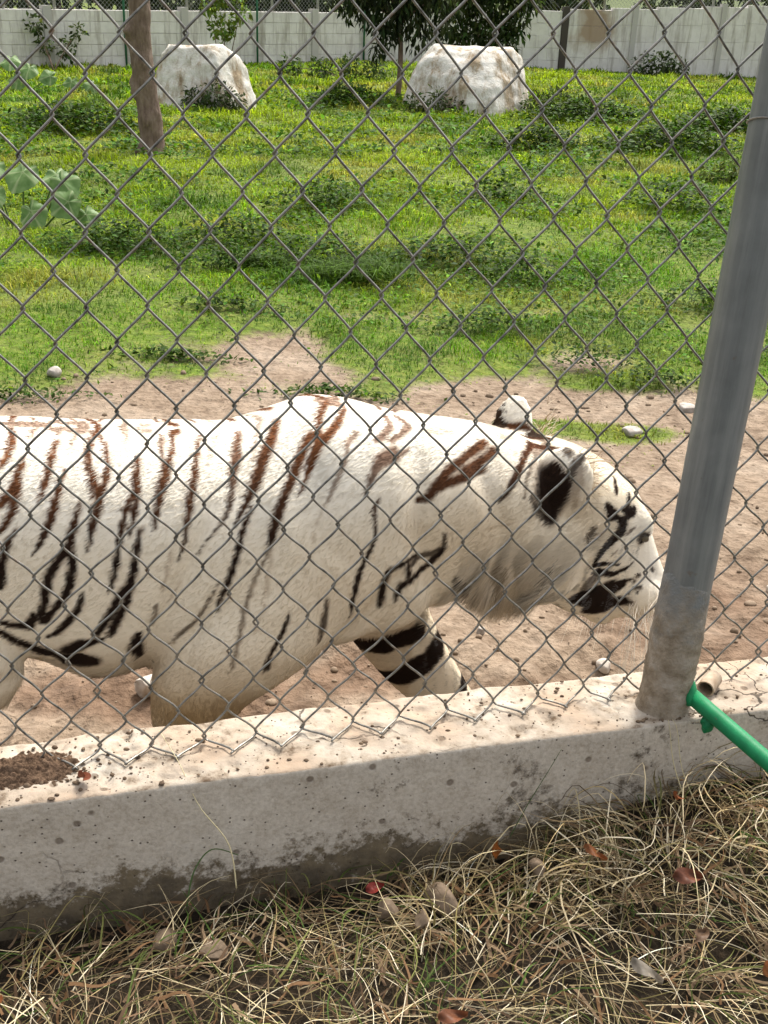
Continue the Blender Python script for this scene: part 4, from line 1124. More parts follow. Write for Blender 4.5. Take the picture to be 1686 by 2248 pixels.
def coat(P):
    """coat colour at points in the tiger's own space"""
    P = np.asarray(P, float); n = len(P)
    x, y, z = P[:, 0], P[:, 1], P[:, 2]
    a = (P - HEAD_O) @ HEAD_A; u = (P - HEAD_O) @ HEAD_U
    # ground coat: white above, cream on flank, tan on elbow, legs and neck
    white = np.array([.83, .78, .685]); cream = np.array([.79, .705, .565]); tan = np.array([.46, .325, .175])
    nz = fbm(P, 7, 3, 5)
    c = cream + (white - cream) * sstep(.70, .88, z + .05 * nz)[:, None]
    t = np.zeros(n)
    t = np.maximum(t, 1.0 * sstep(.52, .36, z) * sstep(-.58, -.48, x) * sstep(-.20, -.34, x) * (y < 0))  # near fore leg: tan coat, with shadow among the hairs put into the colour
    t = np.maximum(t, .72 * np.exp(-(((x - .12) / .15) ** 2 + ((z - .69) / .10) ** 2)))
    t = np.maximum(t, .70 * np.exp(-(((x - .24) / .11) ** 2 + ((z - .58) / .10) ** 2)))
    t = np.maximum(t, .55 * np.exp(-(((x - .40) / .06) ** 2 + ((z - .72) / .07) ** 2)))
    t = np.maximum(t, .50 * np.exp(-(((x + .10) / .14) ** 2 + ((z - .58) / .12) ** 2)))
    t = np.maximum(t, .50 * sstep(.58, .44, z) * (x < .1))
    t = t * (.75 + .5 * nz)
    facew = sstep(.02, .08, a) * sstep(.0, .06, u)
    t = np.clip(t * (1 - facew), 0, 1)
    c = c + (tan - c) * t[:, None]
    c = c + (white - c) * (facew * .8)[:, None]
    # stripes
    wob = np.stack([fbm(P, 40, 2, 21), 0 * x, fbm(P, 40, 2, 22)], 1) * .0010
    farleg = (y > .0) & (z < .44) & (x > -.14)
    ear_n = (np.linalg.norm((P - [.335, -.115, .765]) / [.078, .08, .09], axis=1) < 1) & (y < -.06)
    ear_f = (np.linalg.norm((P - [.30, .085, .815]) / [.075, .075, .09], axis=1) < 1) & (y > .03) & (z > .79)
    Qb = np.stack([x, -np.abs(y), z], 1) + wob; Qs = P + wob
    w = np.array([1, .45, 1]); Qb = Qb * w; Qs = Qs * w
    amt = np.zeros(n); faint = np.zeros(n)
    for st, al, L in STRIPES:
        arr = np.asarray(L, float).reshape(-1, 4)
        if st == 'f': continue                     # the reaching leg has its own bands below
        if st == 'e': msk = ear_n | ((x > .2) & (y < -.04) & (z > .6))
        elif st == 'g': msk = ear_f
        else: msk = ~farleg & ~ear_f
        lo = arr[:, :3].min(0) / 1000 - .04; hi = arr[:, :3].max(0) / 1000 + .04
        msk = msk & (x > lo[0]) & (x < hi[0]) & (z > lo[2]) & (z < hi[2])
        if st == 'b': pass
        if not msk.any(): continue
        Q = Qb[msk] if st == 'b' else Qs[msk]
        if st == 'b':
            arr2 = arr.copy(); arr2[:, 1] = -np.abs(arr2[:, 1]); d = _stripe_dist(Q, arr2)
        else: d = _stripe_dist(Q, arr)
        v = (sstep(-.85, -.35, d) if arr[:, 0].mean() > 400 else sstep(-.55, .25, d)) * al
        amt[msk] = np.maximum(amt[msk], v)
    # the hind part outside the picture: simple bands
    band = sstep(.25, .55, np.sin((x + .25 * (z - .6) + .03 * fbm(P, 6, 2, 9)) * 62)) * (x < -.86) * sstep(-.86, -.92, x) * (z > .3) * sstep(.95, .80, np.abs(np.sin(z * 7 + x * 3)))
    amt = np.maximum(amt, band * .95)
    tail = (x < -1.36)
    amt = np.where(tail, sstep(.1, .5, np.sin(x * 70)), amt)
    # bold bands across the inner side of the reaching leg
    fb = (z < .52) & (x > -.16) & (y > -.03)
    for (x0, z0, x1, z1, hw) in ((.11, .335, -.035, .30, .030), (.165, .275, .055, .205, .034), (.245, .165, .215, .12, .022)):
        d = np.array([x1 - x0, z1 - z0]); q = np.stack([x - x0, z - z0], 1); tt_ = np.clip(q @ d / (d @ d), 0, 1)
        rr_ = np.linalg.norm(q - tt_[:, None] * d, axis=1) + .008 * fbm(P, 30, 2, 77)
        amt = np.maximum(amt, fb * sstep(hw, hw * .72, rr_))
    # dark lids round the eyes
    for sy in (-1, 1):
        e = np.linalg.norm((P - hp(.122, sy * .086, .098)) @ np.stack([HEAD_A, [0, .6, 0], HEAD_U], 1) / [.024, .03, .016], axis=1)
        amt = np.maximum(amt, sstep(1.15, .85, e) * .95)
    # dark fringe along the belly
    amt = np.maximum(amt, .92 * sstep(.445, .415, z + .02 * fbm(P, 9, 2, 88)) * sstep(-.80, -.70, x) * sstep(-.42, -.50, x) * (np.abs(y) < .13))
    # black corner of the mouth
    for (mx, mz, rx, rz) in ((.475, .437, .034, .026), (.505, .452, .045, .018)):
        e = np.sqrt(((x - mx) / rx) ** 2 + ((z - mz) / rz) ** 2) + .25 * fbm(P, 60, 2, 99)
        amt = np.maximum(amt, sstep(1.15, .85, e) * (np.abs(y) > .02))
    dark = np.array([.009, .006, .0045]); rust = np.array([.20, .075, .028])
    up = sstep(.71, .94, z + .04 * fbm(P, 12, 2, 3)) * (1 - ear_n * .9) * sstep(.10, -.05, a)  # stripes browner higher up: partly their own brown, partly sunlight put into the colour
    sc = dark + (rust - dark) * np.clip(.04 + up * .85, 0, 1)[:, None]
    thin = np.clip(1 - amt, 0, 1)
    sc = sc + (np.array([.30, .17, .07]) - sc) * (.8 * sstep(.0, .7, thin))[:, None]
    c = c * (1 - amt[:, None]) + sc * amt[:, None]
    # far ear: white spot on a dark ear
    rim = ear_f & ((x + .02 * vnoise(P, 90, 3) < .277 + .12 * (z - .82)) | (z < .806 + .30 * (x - .30)))
    c[rim] = np.array([.05, .028, .016]) + 0 * c[rim]
    # nose leather and lips
    nose = np.exp(-(((a - .318) / .02) ** 2 + (y / .025) ** 2 + ((u - .05) / .03) ** 2))
    c = c + (np.array([.45, .24, .20]) - c) * np.clip(nose, 0, 1)[:, None]
    return c, amt

def fur_length(P, N):
    x, y, z = P.T
    a = (P - HEAD_O) @ HEAD_A; u = (P - HEAD_O) @ HEAD_U
    L = np.full(len(P), .008)
    L = np.where(z > .8, .012, L)
    L = L + .018 * sstep(.50, .42, z) * sstep(.05, -.1, x) * (np.abs(y) < .16) * (x < -.05)      # belly
    L = np.where((z < .42) & ((x > -.55)), .011, L)                                             # fore legs
    ruff = sstep(.10, .18, x) * sstep(.70, .54, z) * sstep(.075, .02, a)
    L = L + .066 * ruff
    L = np.where(a > .03, .009, L); L = np.where(a > .15, .0055, L)
    ear = (np.linalg.norm((P - [.335, -.115, .765]) / [.078, .08, .095], axis=1) < 1) | (np.linalg.norm((P - [.30, .085, .815]) / [.075, .075, .09], axis=1) < 1) & (z > .8)
    return np.where(ear, .010, L)

def fur_flow(P, N):
    x, y, z = P.T
    a = (P - HEAD_O) @ HEAD_A
    f = np.tile(np.array([-.85, 0, -.42]), (len(P), 1))
    legs = (z < .42)
    f[legs] = [-.12, 0, -1]
    head = sstep(-.08, .02, a)[:, None]
    f = f * (1 - head) + head * (-HEAD_A * .75 + np.array([0, 0, -.45]))
    ruff = (sstep(.12, .22, x) * sstep(.66, .54, z) * sstep(.04, -.04, a))[:, None]
    f = f * (1 - ruff) + ruff * np.array([-.12, 0, -1.0])
    sh = np.exp(-(((x + .12) / .18) ** 2 + ((z - .55) / .15) ** 2))[:, None]
    f = f + sh * np.array([.15, 0, -.5])
    f = f - N * np.sum(f * N, 1)[:, None]
    return f / (np.linalg.norm(f, axis=1)[:, None] + 1e-6)

def tiger_materials():
    m = NT('tiger_skin'); m.col(m.attr('coat')); m.set(Roughness=.85); m.b.inputs['Specular IOR Level'].default_value = .1
    h = NT('tiger_fur'); c = h.attr('coat'); h.col(c); h.set(Roughness=.7); h.b.inputs['Specular IOR Level'].default_value = .15
    h.translucent(c, .25)
    return m.m, h.m

def hair_object(name, roots, mids, rad, cols, mat, parent):
    """roots..tips: list of (n,3) arrays, base to tip"""
    n = len(roots); k = len(mids) + 1
    cu = bpy.data.hair_curves.new(name)
    cu.add_curves([k] * n)
    P = np.stack([roots] + mids, 1).astype(np.float32)
    cu.position_data.foreach_set('vector', P.ravel())
    ra = cu.attributes.get('radius') or cu.attributes.new('radius', 'FLOAT', 'POINT')
    taper = np.linspace(1, .25, k)[None, :] * np.asarray(rad)[:, None]
    ra.data.foreach_set('value', taper.astype(np.float32).ravel())
    ca = cu.attributes.new('coat', 'FLOAT_COLOR', 'CURVE')
    ca.data.foreach_set('color', np.concatenate([cols, np.ones((n, 1))], 1).astype(np.float32).ravel())
    cu.materials.append(mat)
    o = bpy.data.objects.new(name, cu)
    return link(o, parent)

def tiger():
    me = tiger_body()
    nv = len(me.vertices)
    V = np.empty(nv * 3, np.float32); me.vertices.foreach_get('co', V); V = V.reshape(-1, 3).astype(float)
    skin, furm = tiger_materials()
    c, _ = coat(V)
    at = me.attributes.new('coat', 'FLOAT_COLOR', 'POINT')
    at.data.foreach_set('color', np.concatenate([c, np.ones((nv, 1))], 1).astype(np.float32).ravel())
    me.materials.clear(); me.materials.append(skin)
    body = tag(bpy.data.objects.new('tiger', me), 'white tiger with brown stripes walking head down behind the wire mesh', 'tiger')
    body.location = TIGER_AT; body.rotation_euler = (0, 0, TIGER_YAW)
    link(body)
    # fur
    me.calc_loop_triangles()
    nt = len(me.loop_triangles)
    T = np.empty(nt * 3, np.int32); me.loop_triangles.foreach_get('vertices', T); T = T.reshape(-1, 3)
    A, B, C = V[T[:, 0]], V[T[:, 1]], V[T[:, 2]]
    cr = np.cross(B - A, C - A); ar = np.linalg.norm(cr, axis=1) / 2
    N = cr / (2 * ar[:, None] + 1e-12); cen = (A + B + C) / 3
    w = ar.copy()
    w *= np.where(cen[:, 0] < -.88, .25, 1.0)
    w *= np.where((N[:, 1] > .45) & (cen[:, 1] > .03), .3, 1.0)
    w *= np.where(cen[:, 0] > .2, 2.0, 1.0)
    w *= np.where((cen[:, 0] > .12) & (cen[:, 0] < .46) & (cen[:, 2] < .66), 2.0, 1.0)
    g = np.random.default_rng(11); n = FUR_COUNT
    idx = g.choice(nt, n, p=w / w.sum())
    r1 = np.sqrt(g.random(n)); r2 = g.random(n)
    P = A[idx] * (1 - r1)[:, None] + B[idx] * (r1 * (1 - r2))[:, None] + C[idx] * (r1 * r2)[:, None]
    Nn = N[idx]
    fl = fur_flow(P, Nn); L = fur_length(P, Nn) * g.uniform(.6, 1.25, n)
    side = np.cross(Nn, fl)
    clump = fbm(P, 60, 2, 31)[:, None] * .05
    fl = fl + side * (clump + g.normal(0, .12, n)[:, None]); fl /= np.linalg.norm(fl, axis=1)[:, None]
    lift = np.clip(.17 + g.normal(0, .03, n), .08, .5)[:, None]
    L = L[:, None]
    grav = np.array([0, 0, -1.0])
    p1 = P + (fl * (1 - lift * .3) + Nn * lift * .9) * L * .34
    p2 = p1 + (fl + Nn * lift * .35 + grav * .10) * L * .34
    p3 = p2 + (fl - Nn * .02 + grav * .22) * L * .34
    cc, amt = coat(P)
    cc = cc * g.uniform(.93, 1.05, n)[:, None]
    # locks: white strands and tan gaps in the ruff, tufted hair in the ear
    rf = sstep(.10, .18, P[:, 0]) * sstep(.72, .56, P[:, 2])
    lock = fbm(P * np.array([1, 1, .15]), 75, 2, 51)
    cc = cc * (1 - rf * .42 * sstep(.0, .4, -lock))[:, None] * np.array([1, 1, 1]) + (rf * .10 * (lock > .1))[:, None]
    rad = np.where(L[:, 0] < .007, .00042, .00055) * g.uniform(.8, 1.25, n)
    fur = hair_object('fur', P - Nn * .001, [p1, p2, p3], rad, np.clip(cc, 0, 1), furm, body)
    fur['kind'] = 'stuff'
    # tufts in the mouth of each ear
    ne = 900; sy_ = np.where(g.random(ne) < .75, -1.0, 1.0)
    base = np.stack([.37 + g.normal(0, .018, ne), sy_ * (.105 + g.normal(0, .012, ne)), .745 + g.normal(0, .036, ne)], 1)
    dv = np.stack([.55 + g.normal(0, .25, ne), sy_ * .25 + g.normal(0, .15, ne), .35 + g.normal(0, .4, ne)], 1); dv /= np.linalg.norm(dv, axis=1)[:, None]
    ln = g.uniform(.02, .05, ne)[:, None]
    t1 = base + dv * ln * .5; t2 = t1 + (dv + grav * .35) * ln * .5
    tc = np.where((g.random(ne) < .35)[:, None], np.array([.30, .20, .11]), np.array([.66, .56, .42])) * g.uniform(.7, 1.1, (ne, 1))
    hair_object('ear_tuft', base, [t1, t2], np.full(ne, .0007), tc, furm, body)
    # whiskers
    roots = []; m1 = []; m2 = []; m3 = []
    for sy in (-1, 1):
        for k in range(34):
            r0 = hp(g.uniform(.235, .30), sy * g.uniform(.066, .084), g.uniform(-.03, .04))
            d = np.array([-.05 + g.normal(0, .28), sy * .40, -.55 + g.normal(0, .2)]); d /= np.linalg.norm(d)
            ln = g.uniform(.09, .20)
            q1 = r0 + d * ln * .35; q2 = q1 + (d + grav * .55) * ln * .35; q3 = q2 + (d * .6 + grav * 1.0) * ln * .35
            roots.append(r0); m1.append(q1); m2.append(q2); m3.append(q3)
    nr = len(roots)
    hair_object('whiskers', np.array(roots), [np.array(m1), np.array(m2), np.array(m3)], np.full(nr, .00085), np.tile([.86, .78, .66], (nr, 1)), furm, body)
    # eyes, nose leather
    em = NT('tiger_eye').col((.10, .085, .06)).set(Roughness=.12).m
    for sy in (-1, 1):
        Ve, Fe = ellipsoid(hp(.122, sy * .086, .098), (.015, .008, .009), [HEAD_A, [0, 1, 0], HEAD_U], 16, 10)
        obj('eye', Ve, Fe, em, body)
    nm = NT('tiger_nose').col((.34, .17, .14)).set(Roughness=.4).m
    Vn, Fn = ellipsoid(hp(.318, 0, .050), (.017, .030, .022), [HEAD_A, [0, 1, 0], HEAD_U], 18, 12)
    obj('nose', Vn, Fn, nm, body)
    return body
FUR_COUNT = 190000
tiger_o = tiger()
# ------------------------------------------------------------------ lawn and weeds
def blades(P, h, w, dirn, bend, cols, name, mat):
    """curved blades, 5 verts / 3 tris each"""
    n = len(P)
    side = np.stack([-dirn[:, 1], dirn[:, 0], 0 * h], 1); f = np.stack([dirn[:, 0], dirn[:, 1], 0 * h], 1)
    up = np.array([0, 0, 1.0])
    hw = (w / 2)[:, None]; H = h[:, None]; b = bend[:, None]
    m = P + up * H * .55 + f * H * b * .30; t = P + up * H * (1 - .35 * b) + f * H * b
    V = np.stack([P - side * hw, P + side * hw, m - side * hw * .8, m + side * hw * .8, t], 1).reshape(-1, 3)
    o = (np.arange(n) * 5)[:, None]
    F = np.concatenate([o + [[0, 1, 3]], o + [[0, 3, 2]], o + [[2, 3, 4]]], 1).reshape(-1, 3)
    return obj(name, V, F, mat, None, False, {'tint': ('POINT', 'FLOAT_COLOR', np.repeat(np.clip(cols, 0, 1), 5, 0))})

def lawn():
    g = np.random.default_rng(77)
    PP = []
    #        y0    y1    per m2  height width
    for y0, y1, dens, hh, ww in ((3.6, 6.0, 5200, .040, .0042), (6.0, 8.5, 3400, .050, .0058), (8.5, 12, 1900, .060, .009), (12, 17, 900, .075, .014), (17, 29, 420, .10, .024)):
        A = (y1 - y0) * 2 * (.64 * (y0 + y1) / 2 + .8)
        n = int(A * dens)
        y = g.uniform(y0, y1, n); x = g.uniform(-1, 1, n) * (.64 * y + .8)
        gd = grass_density(x, y) * np.where(np.abs(x) > .42 * y + .5, .55, 1.0)
        Q = np.stack([x, y], 1)
        cl = fbm(Q, 3.0, 3, 12)
        keep = g.random(n) < np.clip(gd * 1.15 * (.75 + .7 * cl), 0.0, 1) ** 1.1
        x, y, gd, cl = x[keep], y[keep], gd[keep], cl[keep]
        Q = Q[keep]; n = len(x)
        tall = 1 + 1.2 * sstep(.05, .5, fbm(Q, 1.6, 2, 14)) + .7 * cl
        h = hh * .55 * (.5 + .7 * gd) * tall * g.uniform(.4, 1.5, n)
        w = ww * g.uniform(.7, 1.3, n)
        PP.append((x, y, h, w, gd, cl))
    x, y, h, w, gd, cl = [np.concatenate(q) for q in zip(*PP)]
    n = len(x); Q = np.stack([x, y], 1)
    z = ground_height(x, y) - .004
    an = g.uniform(0, 2 * np.pi, n) ; d = np.stack([np.cos(an), np.sin(an)], 1)
    c1 = np.array([.080, .195, .005]); c2 = np.array([.215, .300, .008]); c3 = np.array([.27, .24, .045]); c4 = np.array([.034, .095, .006])
    k = sstep(-.45, .55, .7 * fbm(Q, .8, 3, 15) + .7 * fbm(Q, .3, 2, 13) + .30 * g.normal(0, 1, n) - .40 + .85 * sstep(6, 10, y))[:, None]
    col = c1 * (1 - k) + c2 * k
    dry = (sstep(.10, .5, fbm(Q, 1.1, 3, 16)) * .6 + (g.random(n) < .07) * .6 + .35 * sstep(.75, .3, gd))[:, None]
    col = col * (1 - np.clip(dry, 0, 1)) + c3 * np.clip(dry, 0, 1)
    dk = (sstep(.05, .40, fbm(Q, 1.9, 3, 18)) * .8)[:, None]; col = col * (1 - dk) + c4 * dk
    col = col * np.exp(g.normal(0, .38, (n, 1)))
    o = blades(np.stack([x, y, z], 1), h, w, d, g.uniform(.3, 1.7, n), col, 'lawn_grass', leafm)
    tag(o, 'sunlit green lawn grass covering the enclosure', 'grass', kind='stuff')

def weeds():
    g = np.random.default_rng(78)
    spots = [(-1.75, 7.3, .55, .30), (-1.1, 7.6, .45, .22), (-.45, 7.1, .5, .25), (.35, 7.3, .45, .3), (.75, 6.85, .3, .18), (-1.0, 6.85, .4, .16), (.95, 5.25, .3, .16), (1.25, 5.0, .25, .1),
             (.5, 5.75, .35, .15), (-.25, 4.68, .3, .06), (-1.7, 4.55, .4, .06), (1.9, 6.4, .4, .2), (2.3, 9.5, .5, .3), (.9, 9.7, .4, .25), (-.6, 9.0, .4, .25), (-.9, 5.95, .25, .08), (3.0, 13.5, .8, .5), (-3.6, 13, .8, .6),
             (1.6, 13.5, .6, .4), (2.6, 16.5, .9, .5), (4.3, 15.5, .9, .6), (-.8, 17.5, .6, .5), (-1.0, 5.15, .3, .06)]
    C = []; 
    for (sx, sy, rx, ry) in spots:
        n = int(6500 * rx * max(ry, .12) / (1 if sy < 8 else 1.8)) + 120
        p = g.normal(0, .5, (n, 2)) * [rx, ry] + [sx, sy]
        hz = np.exp(-(((p[:, 0] - sx) / rx) ** 2 + ((p[:, 1] - sy) / max(ry, .1)) ** 2)) * .17 * min(1.6, max(.5, sy / 7)) * min(1, ry / .18)
        C.append(np.stack([p[:, 0], p[:, 1], ground_height(p[:, 0], p[:, 1]) + hz * g.uniform(.2, 1.15, n) + .008], 1))
    ndark = sum(len(q) for q in C)
    # small clover-like leaves sprinkled through the whole lawn
    for y0, y1, dn in ((4.2, 6.5, 900), (6.5, 9, 1100), (9, 13, 600), (13, 20, 200)):
        n = int((y1 - y0) * 2 * (.42 * (y0 + y1) / 2 + .5) * dn); y = g.uniform(y0, y1, n); x = g.uniform(-1, 1, n) * (.42 * y + .5)
        q = np.stack([x, y], 1); keep = (g.random(n) < grass_density(x, y)) & (fbm(q, 1.5, 3, 19) + .15 * g.normal(0, 1, n) > .16)
        x, y = x[keep], y[keep]
        C.append(np.stack([x, y, ground_height(x, y) + g.uniform(.012, .05, len(x)) * np.clip(y / 7, .7, 2)], 1))
    C = np.concatenate(C); n = len(C)
    D = np.stack([g.normal(0, 1, n), g.normal(0, 1, n), g.normal(.1, .35, n)], 1)
    N = g.normal(0, .35, (n, 3)) + [0, 0, 1.0]
    sc = np.clip(C[:, 1] / 7, .6, 2)
    V, F = leaf_quads(C, D, N, .040 * sc * g.uniform(.6, 1.4, n), .022 * sc * g.uniform(.6, 1.3, n), .1)
    t = np.array([.060, .120, .010])[None] * np.exp(g.normal(0, .45, (n, 1))) * np.where(np.arange(n) < ndark, .62, 1.0)[:, None] * np.stack([g.uniform(.7, 1.3, n), np.ones(n), g.uniform(.7, 1.4, n)], 1)
    o = obj('low_weeds', V, F, leafm, None, False, {'tint': ('POINT', 'FLOAT_COLOR', np.repeat(np.clip(t, 0, 1), 5, 0))})
    tag(o, 'low broad leaved weeds spread in patches over the lawn', 'weeds', kind='stuff')

def tall_tuft():
    g = np.random.default_rng(79)
    for (x0, y0, rx, n, H, lab) in ((-.22, 6.75, .34, 900, .17, 'taller tuft of arching grass in the middle of the lawn'), (-.85, 6.9, .22, 380, .14, 'dark tuft of grass left of the tall arching tuft')):
        p = g.normal(0, .45, (n, 2)) * [rx, rx * .45]
        an = g.uniform(0, 2 * np.pi, n)
        P = np.stack([p[:, 0] + x0, p[:, 1] + y0, ground_height(p[:, 0] + x0, p[:, 1] + y0) - .005], 1)
        col = np.array([.06, .115, .012])[None] * np.exp(g.normal(0, .35, (n, 1)))
        h = H * g.uniform(.5, 1.3, n)
        o = blades(P, h, g.uniform(.005, .009, n), np.stack([np.cos(an), np.sin(an)], 1), g.uniform(.5, 1.5, n), col, 'grass_tuft', leafm)
        tag(o, lab, 'grass tuft')
lawn(); weeds(); tall_tuft()

# fallen petals and stones on the bare soil
def stone_mesh(r, seed, squash=.7, mat=None, name='stone'):
    V, F = ellipsoid((0, 0, 0), (r, r * .85, r * squash), None, 26, 16)
    V = V * (1 + .22 * fbm(V / r, .9, 3, seed)[:, None] + .05 * fbm(V / r, 5, 2, seed + 1)[:, None])
    g = np.random.default_rng(seed)
    for _ in range(13):
        nn = g.normal(0, 1, 3); nn /= np.linalg.norm(nn); e = V @ nn - r * g.uniform(.40, .68); V = V - np.outer(np.clip(e, 0, None) * .9, nn)
    return make_mesh(name, V, F, mat, True)
def stone_mat(name, a, b):
    m = NT(name); n = m.noise(28, 5, .65); m.col(m.ramp(n, [(.3, a), (.7, b)])); m.set(Roughness=.9); m.bump(n, .4, .006); return m.m
greys = stone_mat('grey_stone', (.20, .175, .15), (.46, .42, .38)); pales = stone_mat('pale_stone', (.36, .30, .24), (.60, .55, .49)); brown = stone_mat('brown_stone', (.10, .07, .045), (.27, .20, .14))
def stone(label, x, y, r, mat, seed, z=None, sq=.7, base=ground_height):
    o = link(bpy.data.objects.new('stone', stone_mesh(r, seed, sq, mat)))
    zz = float(base(np.array([x]), np.array([y]))[0]) if z is None else z
    o.location = (x, y, zz + r * sq * .55); o.rotation_euler = (0, 0, seed * 1.7)
    tag(o, label, 'stone')
stone('small round grey stone on the soil between the fore leg and the post', .285, 2.74, .021, greys, 1)
stone('pale rounded stone on the soil behind the tiger\'s near fore leg', -.575, 2.36, .050, pales, 2, sq=.85)
stone('white stone on the soil just below the tiger\'s chin', .62, 2.62, .028, pales, 3)
stone('white stone on the dark soil to the right of the post', 1.20, 3.05, .026, pales, 4)
stone('flat pale stone on the bare strip left of the post', 1.32, 4.72, .065, greys, 5, sq=.25)
stone('flat pale stone in the grass patch above the tiger\'s head', 1.02, 4.42, .06, greys, 6, sq=.35)
stone('pale stone in the thin grass at the left edge', -1.52, 4.85, .045, greys, 7)
stone('grey rubble stone on the bare strip right of the post', 1.62, 3.95, .07, greys, 8, sq=.5)
stone('dark stone half sunk beside the grass patch at right', 1.75, 3.72, .06, brown, 9, sq=.45)

def pebbles():
    g = np.random.default_rng(80); mb = MB()
    Vs, Fs = ellipsoid((0, 0, 0), (1, .85, .6), None, 7, 5)
    for k in range(1800):
        y = 1.75 + 3.2 * g.random() ** 1.3; x = g.uniform(-1.1, 1.9) * (y / 2.2) ; r = .002 + .009 * g.random() ** 4 * (1 + .25 * y)
        z = float(0)
        mb.add(Vs * r * (1 + .2 * g.normal(0, 1, (1, 3))) + [x, y, 0], Fs)
    V = np.concatenate(mb.V)
    m = len(Vs)
    cx = V.reshape(-1, m, 3).mean(1); hz = ground_height(cx[:, 0], cx[:, 1])
    V[:, 2] += np.repeat(hz, m) + .002
    o = obj('loose_pebbles', V, mb.F, brown, None, True); tag(o, 'loose crumbs of soil and pebbles on the bare strip', 'pebbles', kind='stuff')
pebbles()
# ------------------------------------------------------------------ dry grass, fallen leaves and stones on the visitors' side
def straw():
    g = np.random.default_rng(91)
    def strands(n, s0, s1, n0, n1, len0, len1, w0, w1, lift, name, cols, label, wild=.35):
        s = g.uniform(s0, s1, n); nn = n0 + (n1 - n0) * g.random(n)
        P0 = fpt(s, nn, 0 * s); P0[:, 2] = out_height(P0[:, 0], P0[:, 1])
        L = g.uniform(len0, len1, n); K = 8
        an = g.uniform(0, 2 * np.pi, n); el = np.abs(g.normal(0, lift, n))
        # loose swirls: neighbours share a direction
        sw = fbm(P0[:, :2], 4.5, 2, 33) * 5.0
        an = np.where(g.random(n) < .6, sw + g.normal(0, .5, n), an)
        z0 = g.random(n) ** 1.3 * .045
        cu = g.normal(0, wild, n) * 2.4; cu2 = g.normal(0, wild, n) * 2
        pts = [P0 + np.stack([0 * s, 0 * s, z0], 1)]
        for k in range(K):
            t = (k + .5) / K
            a_ = an + cu * t + cu2 * np.sin(t * 5); e_ = el * (1 - 1.7 * t)
            step = np.stack([np.cos(a_) * np.cos(e_), np.sin(a_) * np.cos(e_), np.sin(e_)], 1) * (L / K)[:, None]
            pts.append(pts[-1] + step)
        P = np.stack(pts, 1)                                         # n, K+1, 3
        # keep above the soil and in front of the kerb
        fl = P.reshape(-1, 3); hz = out_height(fl[:, 0], fl[:, 1]).reshape(n, K + 1)
        P[:, :, 2] = np.maximum(P[:, :, 2], hz + .002 + .010 * g.random((n, 1)))
        nnn = -P[..., 0] * math.sin(FY) + P[..., 1] * math.cos(FY)
        over = np.clip(nnn - 1.404, 0, None); P[..., 0] += over * math.sin(FY); P[..., 1] -= over * math.cos(FY)
        T = np.gradient(P, axis=1); T /= np.linalg.norm(T, axis=2)[..., None] + 1e-9
        up = g.normal(0, .5, (n, 1, 3)) + [0, 0, 1.0]
        S = np.cross(T, np.broadcast_to(up, T.shape)); S /= np.linalg.norm(S, axis=2)[..., None] + 1e-9
        w = g.uniform(w0, w1, n)[:, None, None] * (1 - .75 * np.linspace(0, 1, K + 1) ** 2)[None, :, None] / 2
        V = np.stack([P - S * w, P + S * w], 2).reshape(-1, 3)
        o = (np.arange(n) * (K + 1) * 2)[:, None, None]; kk = (np.arange(K) * 2)[None, :, None]
        F = (o + kk + np.array([0, 1, 3, 2])[None, None, :]).reshape(-1, 4)
        ci = g.choice(len(cols), n); c = np.array(cols)[ci] * np.exp(g.normal(0, .25, (n, 1)))
        ob = obj(name, V, F, leafm2, None, False, {'tint': ('POINT', 'FLOAT_COLOR', np.repeat(np.clip(c, 0, 1), (K + 1) * 2, 0))})
        tag(ob, label, 'dry grass', kind='stuff')
    leafm2 = leaf_material('straw', .2, .6)
    dry = [(.38, .29, .15), (.56, .46, .29), (.22, .155, .08), (.13, .09, .05), (.20, .165, .07), (.72, .63, .46), (.085, .06, .034), (.48, .40, .24)]
    strands(6400, -.7, 1.5, .45, 1.34, .06, .22, .0006, .0020, .22, 'dry_grass', dry, 'tangle of dry straw coloured grass in front of the kerb', .13)
    strands(1100, .42, 1.75, 1.20, 1.40, .07, .24, .0012, .003, .8, 'dry_grass_heap', dry, 'heap of dry grass piled against the kerb below the green pipe', .18)
    strands(1500, -.7, 1.5, .45, 1.39, .05, .16, .0015, .0035, .7, 'green_grass_sprigs', [(.05, .085, .018), (.075, .10, .025), (.12, .125, .04)], 'sparse green blades among the dry grass', .15)
    strands(2600, -.7, 1.5, .45, 1.39, .03, .10, .002, .006, .25, 'dead_leaf_litter', [(.16, .09, .045), (.12, .075, .045), (.22, .15, .09)], 'brown leaf litter under the dry grass', .2)
straw()

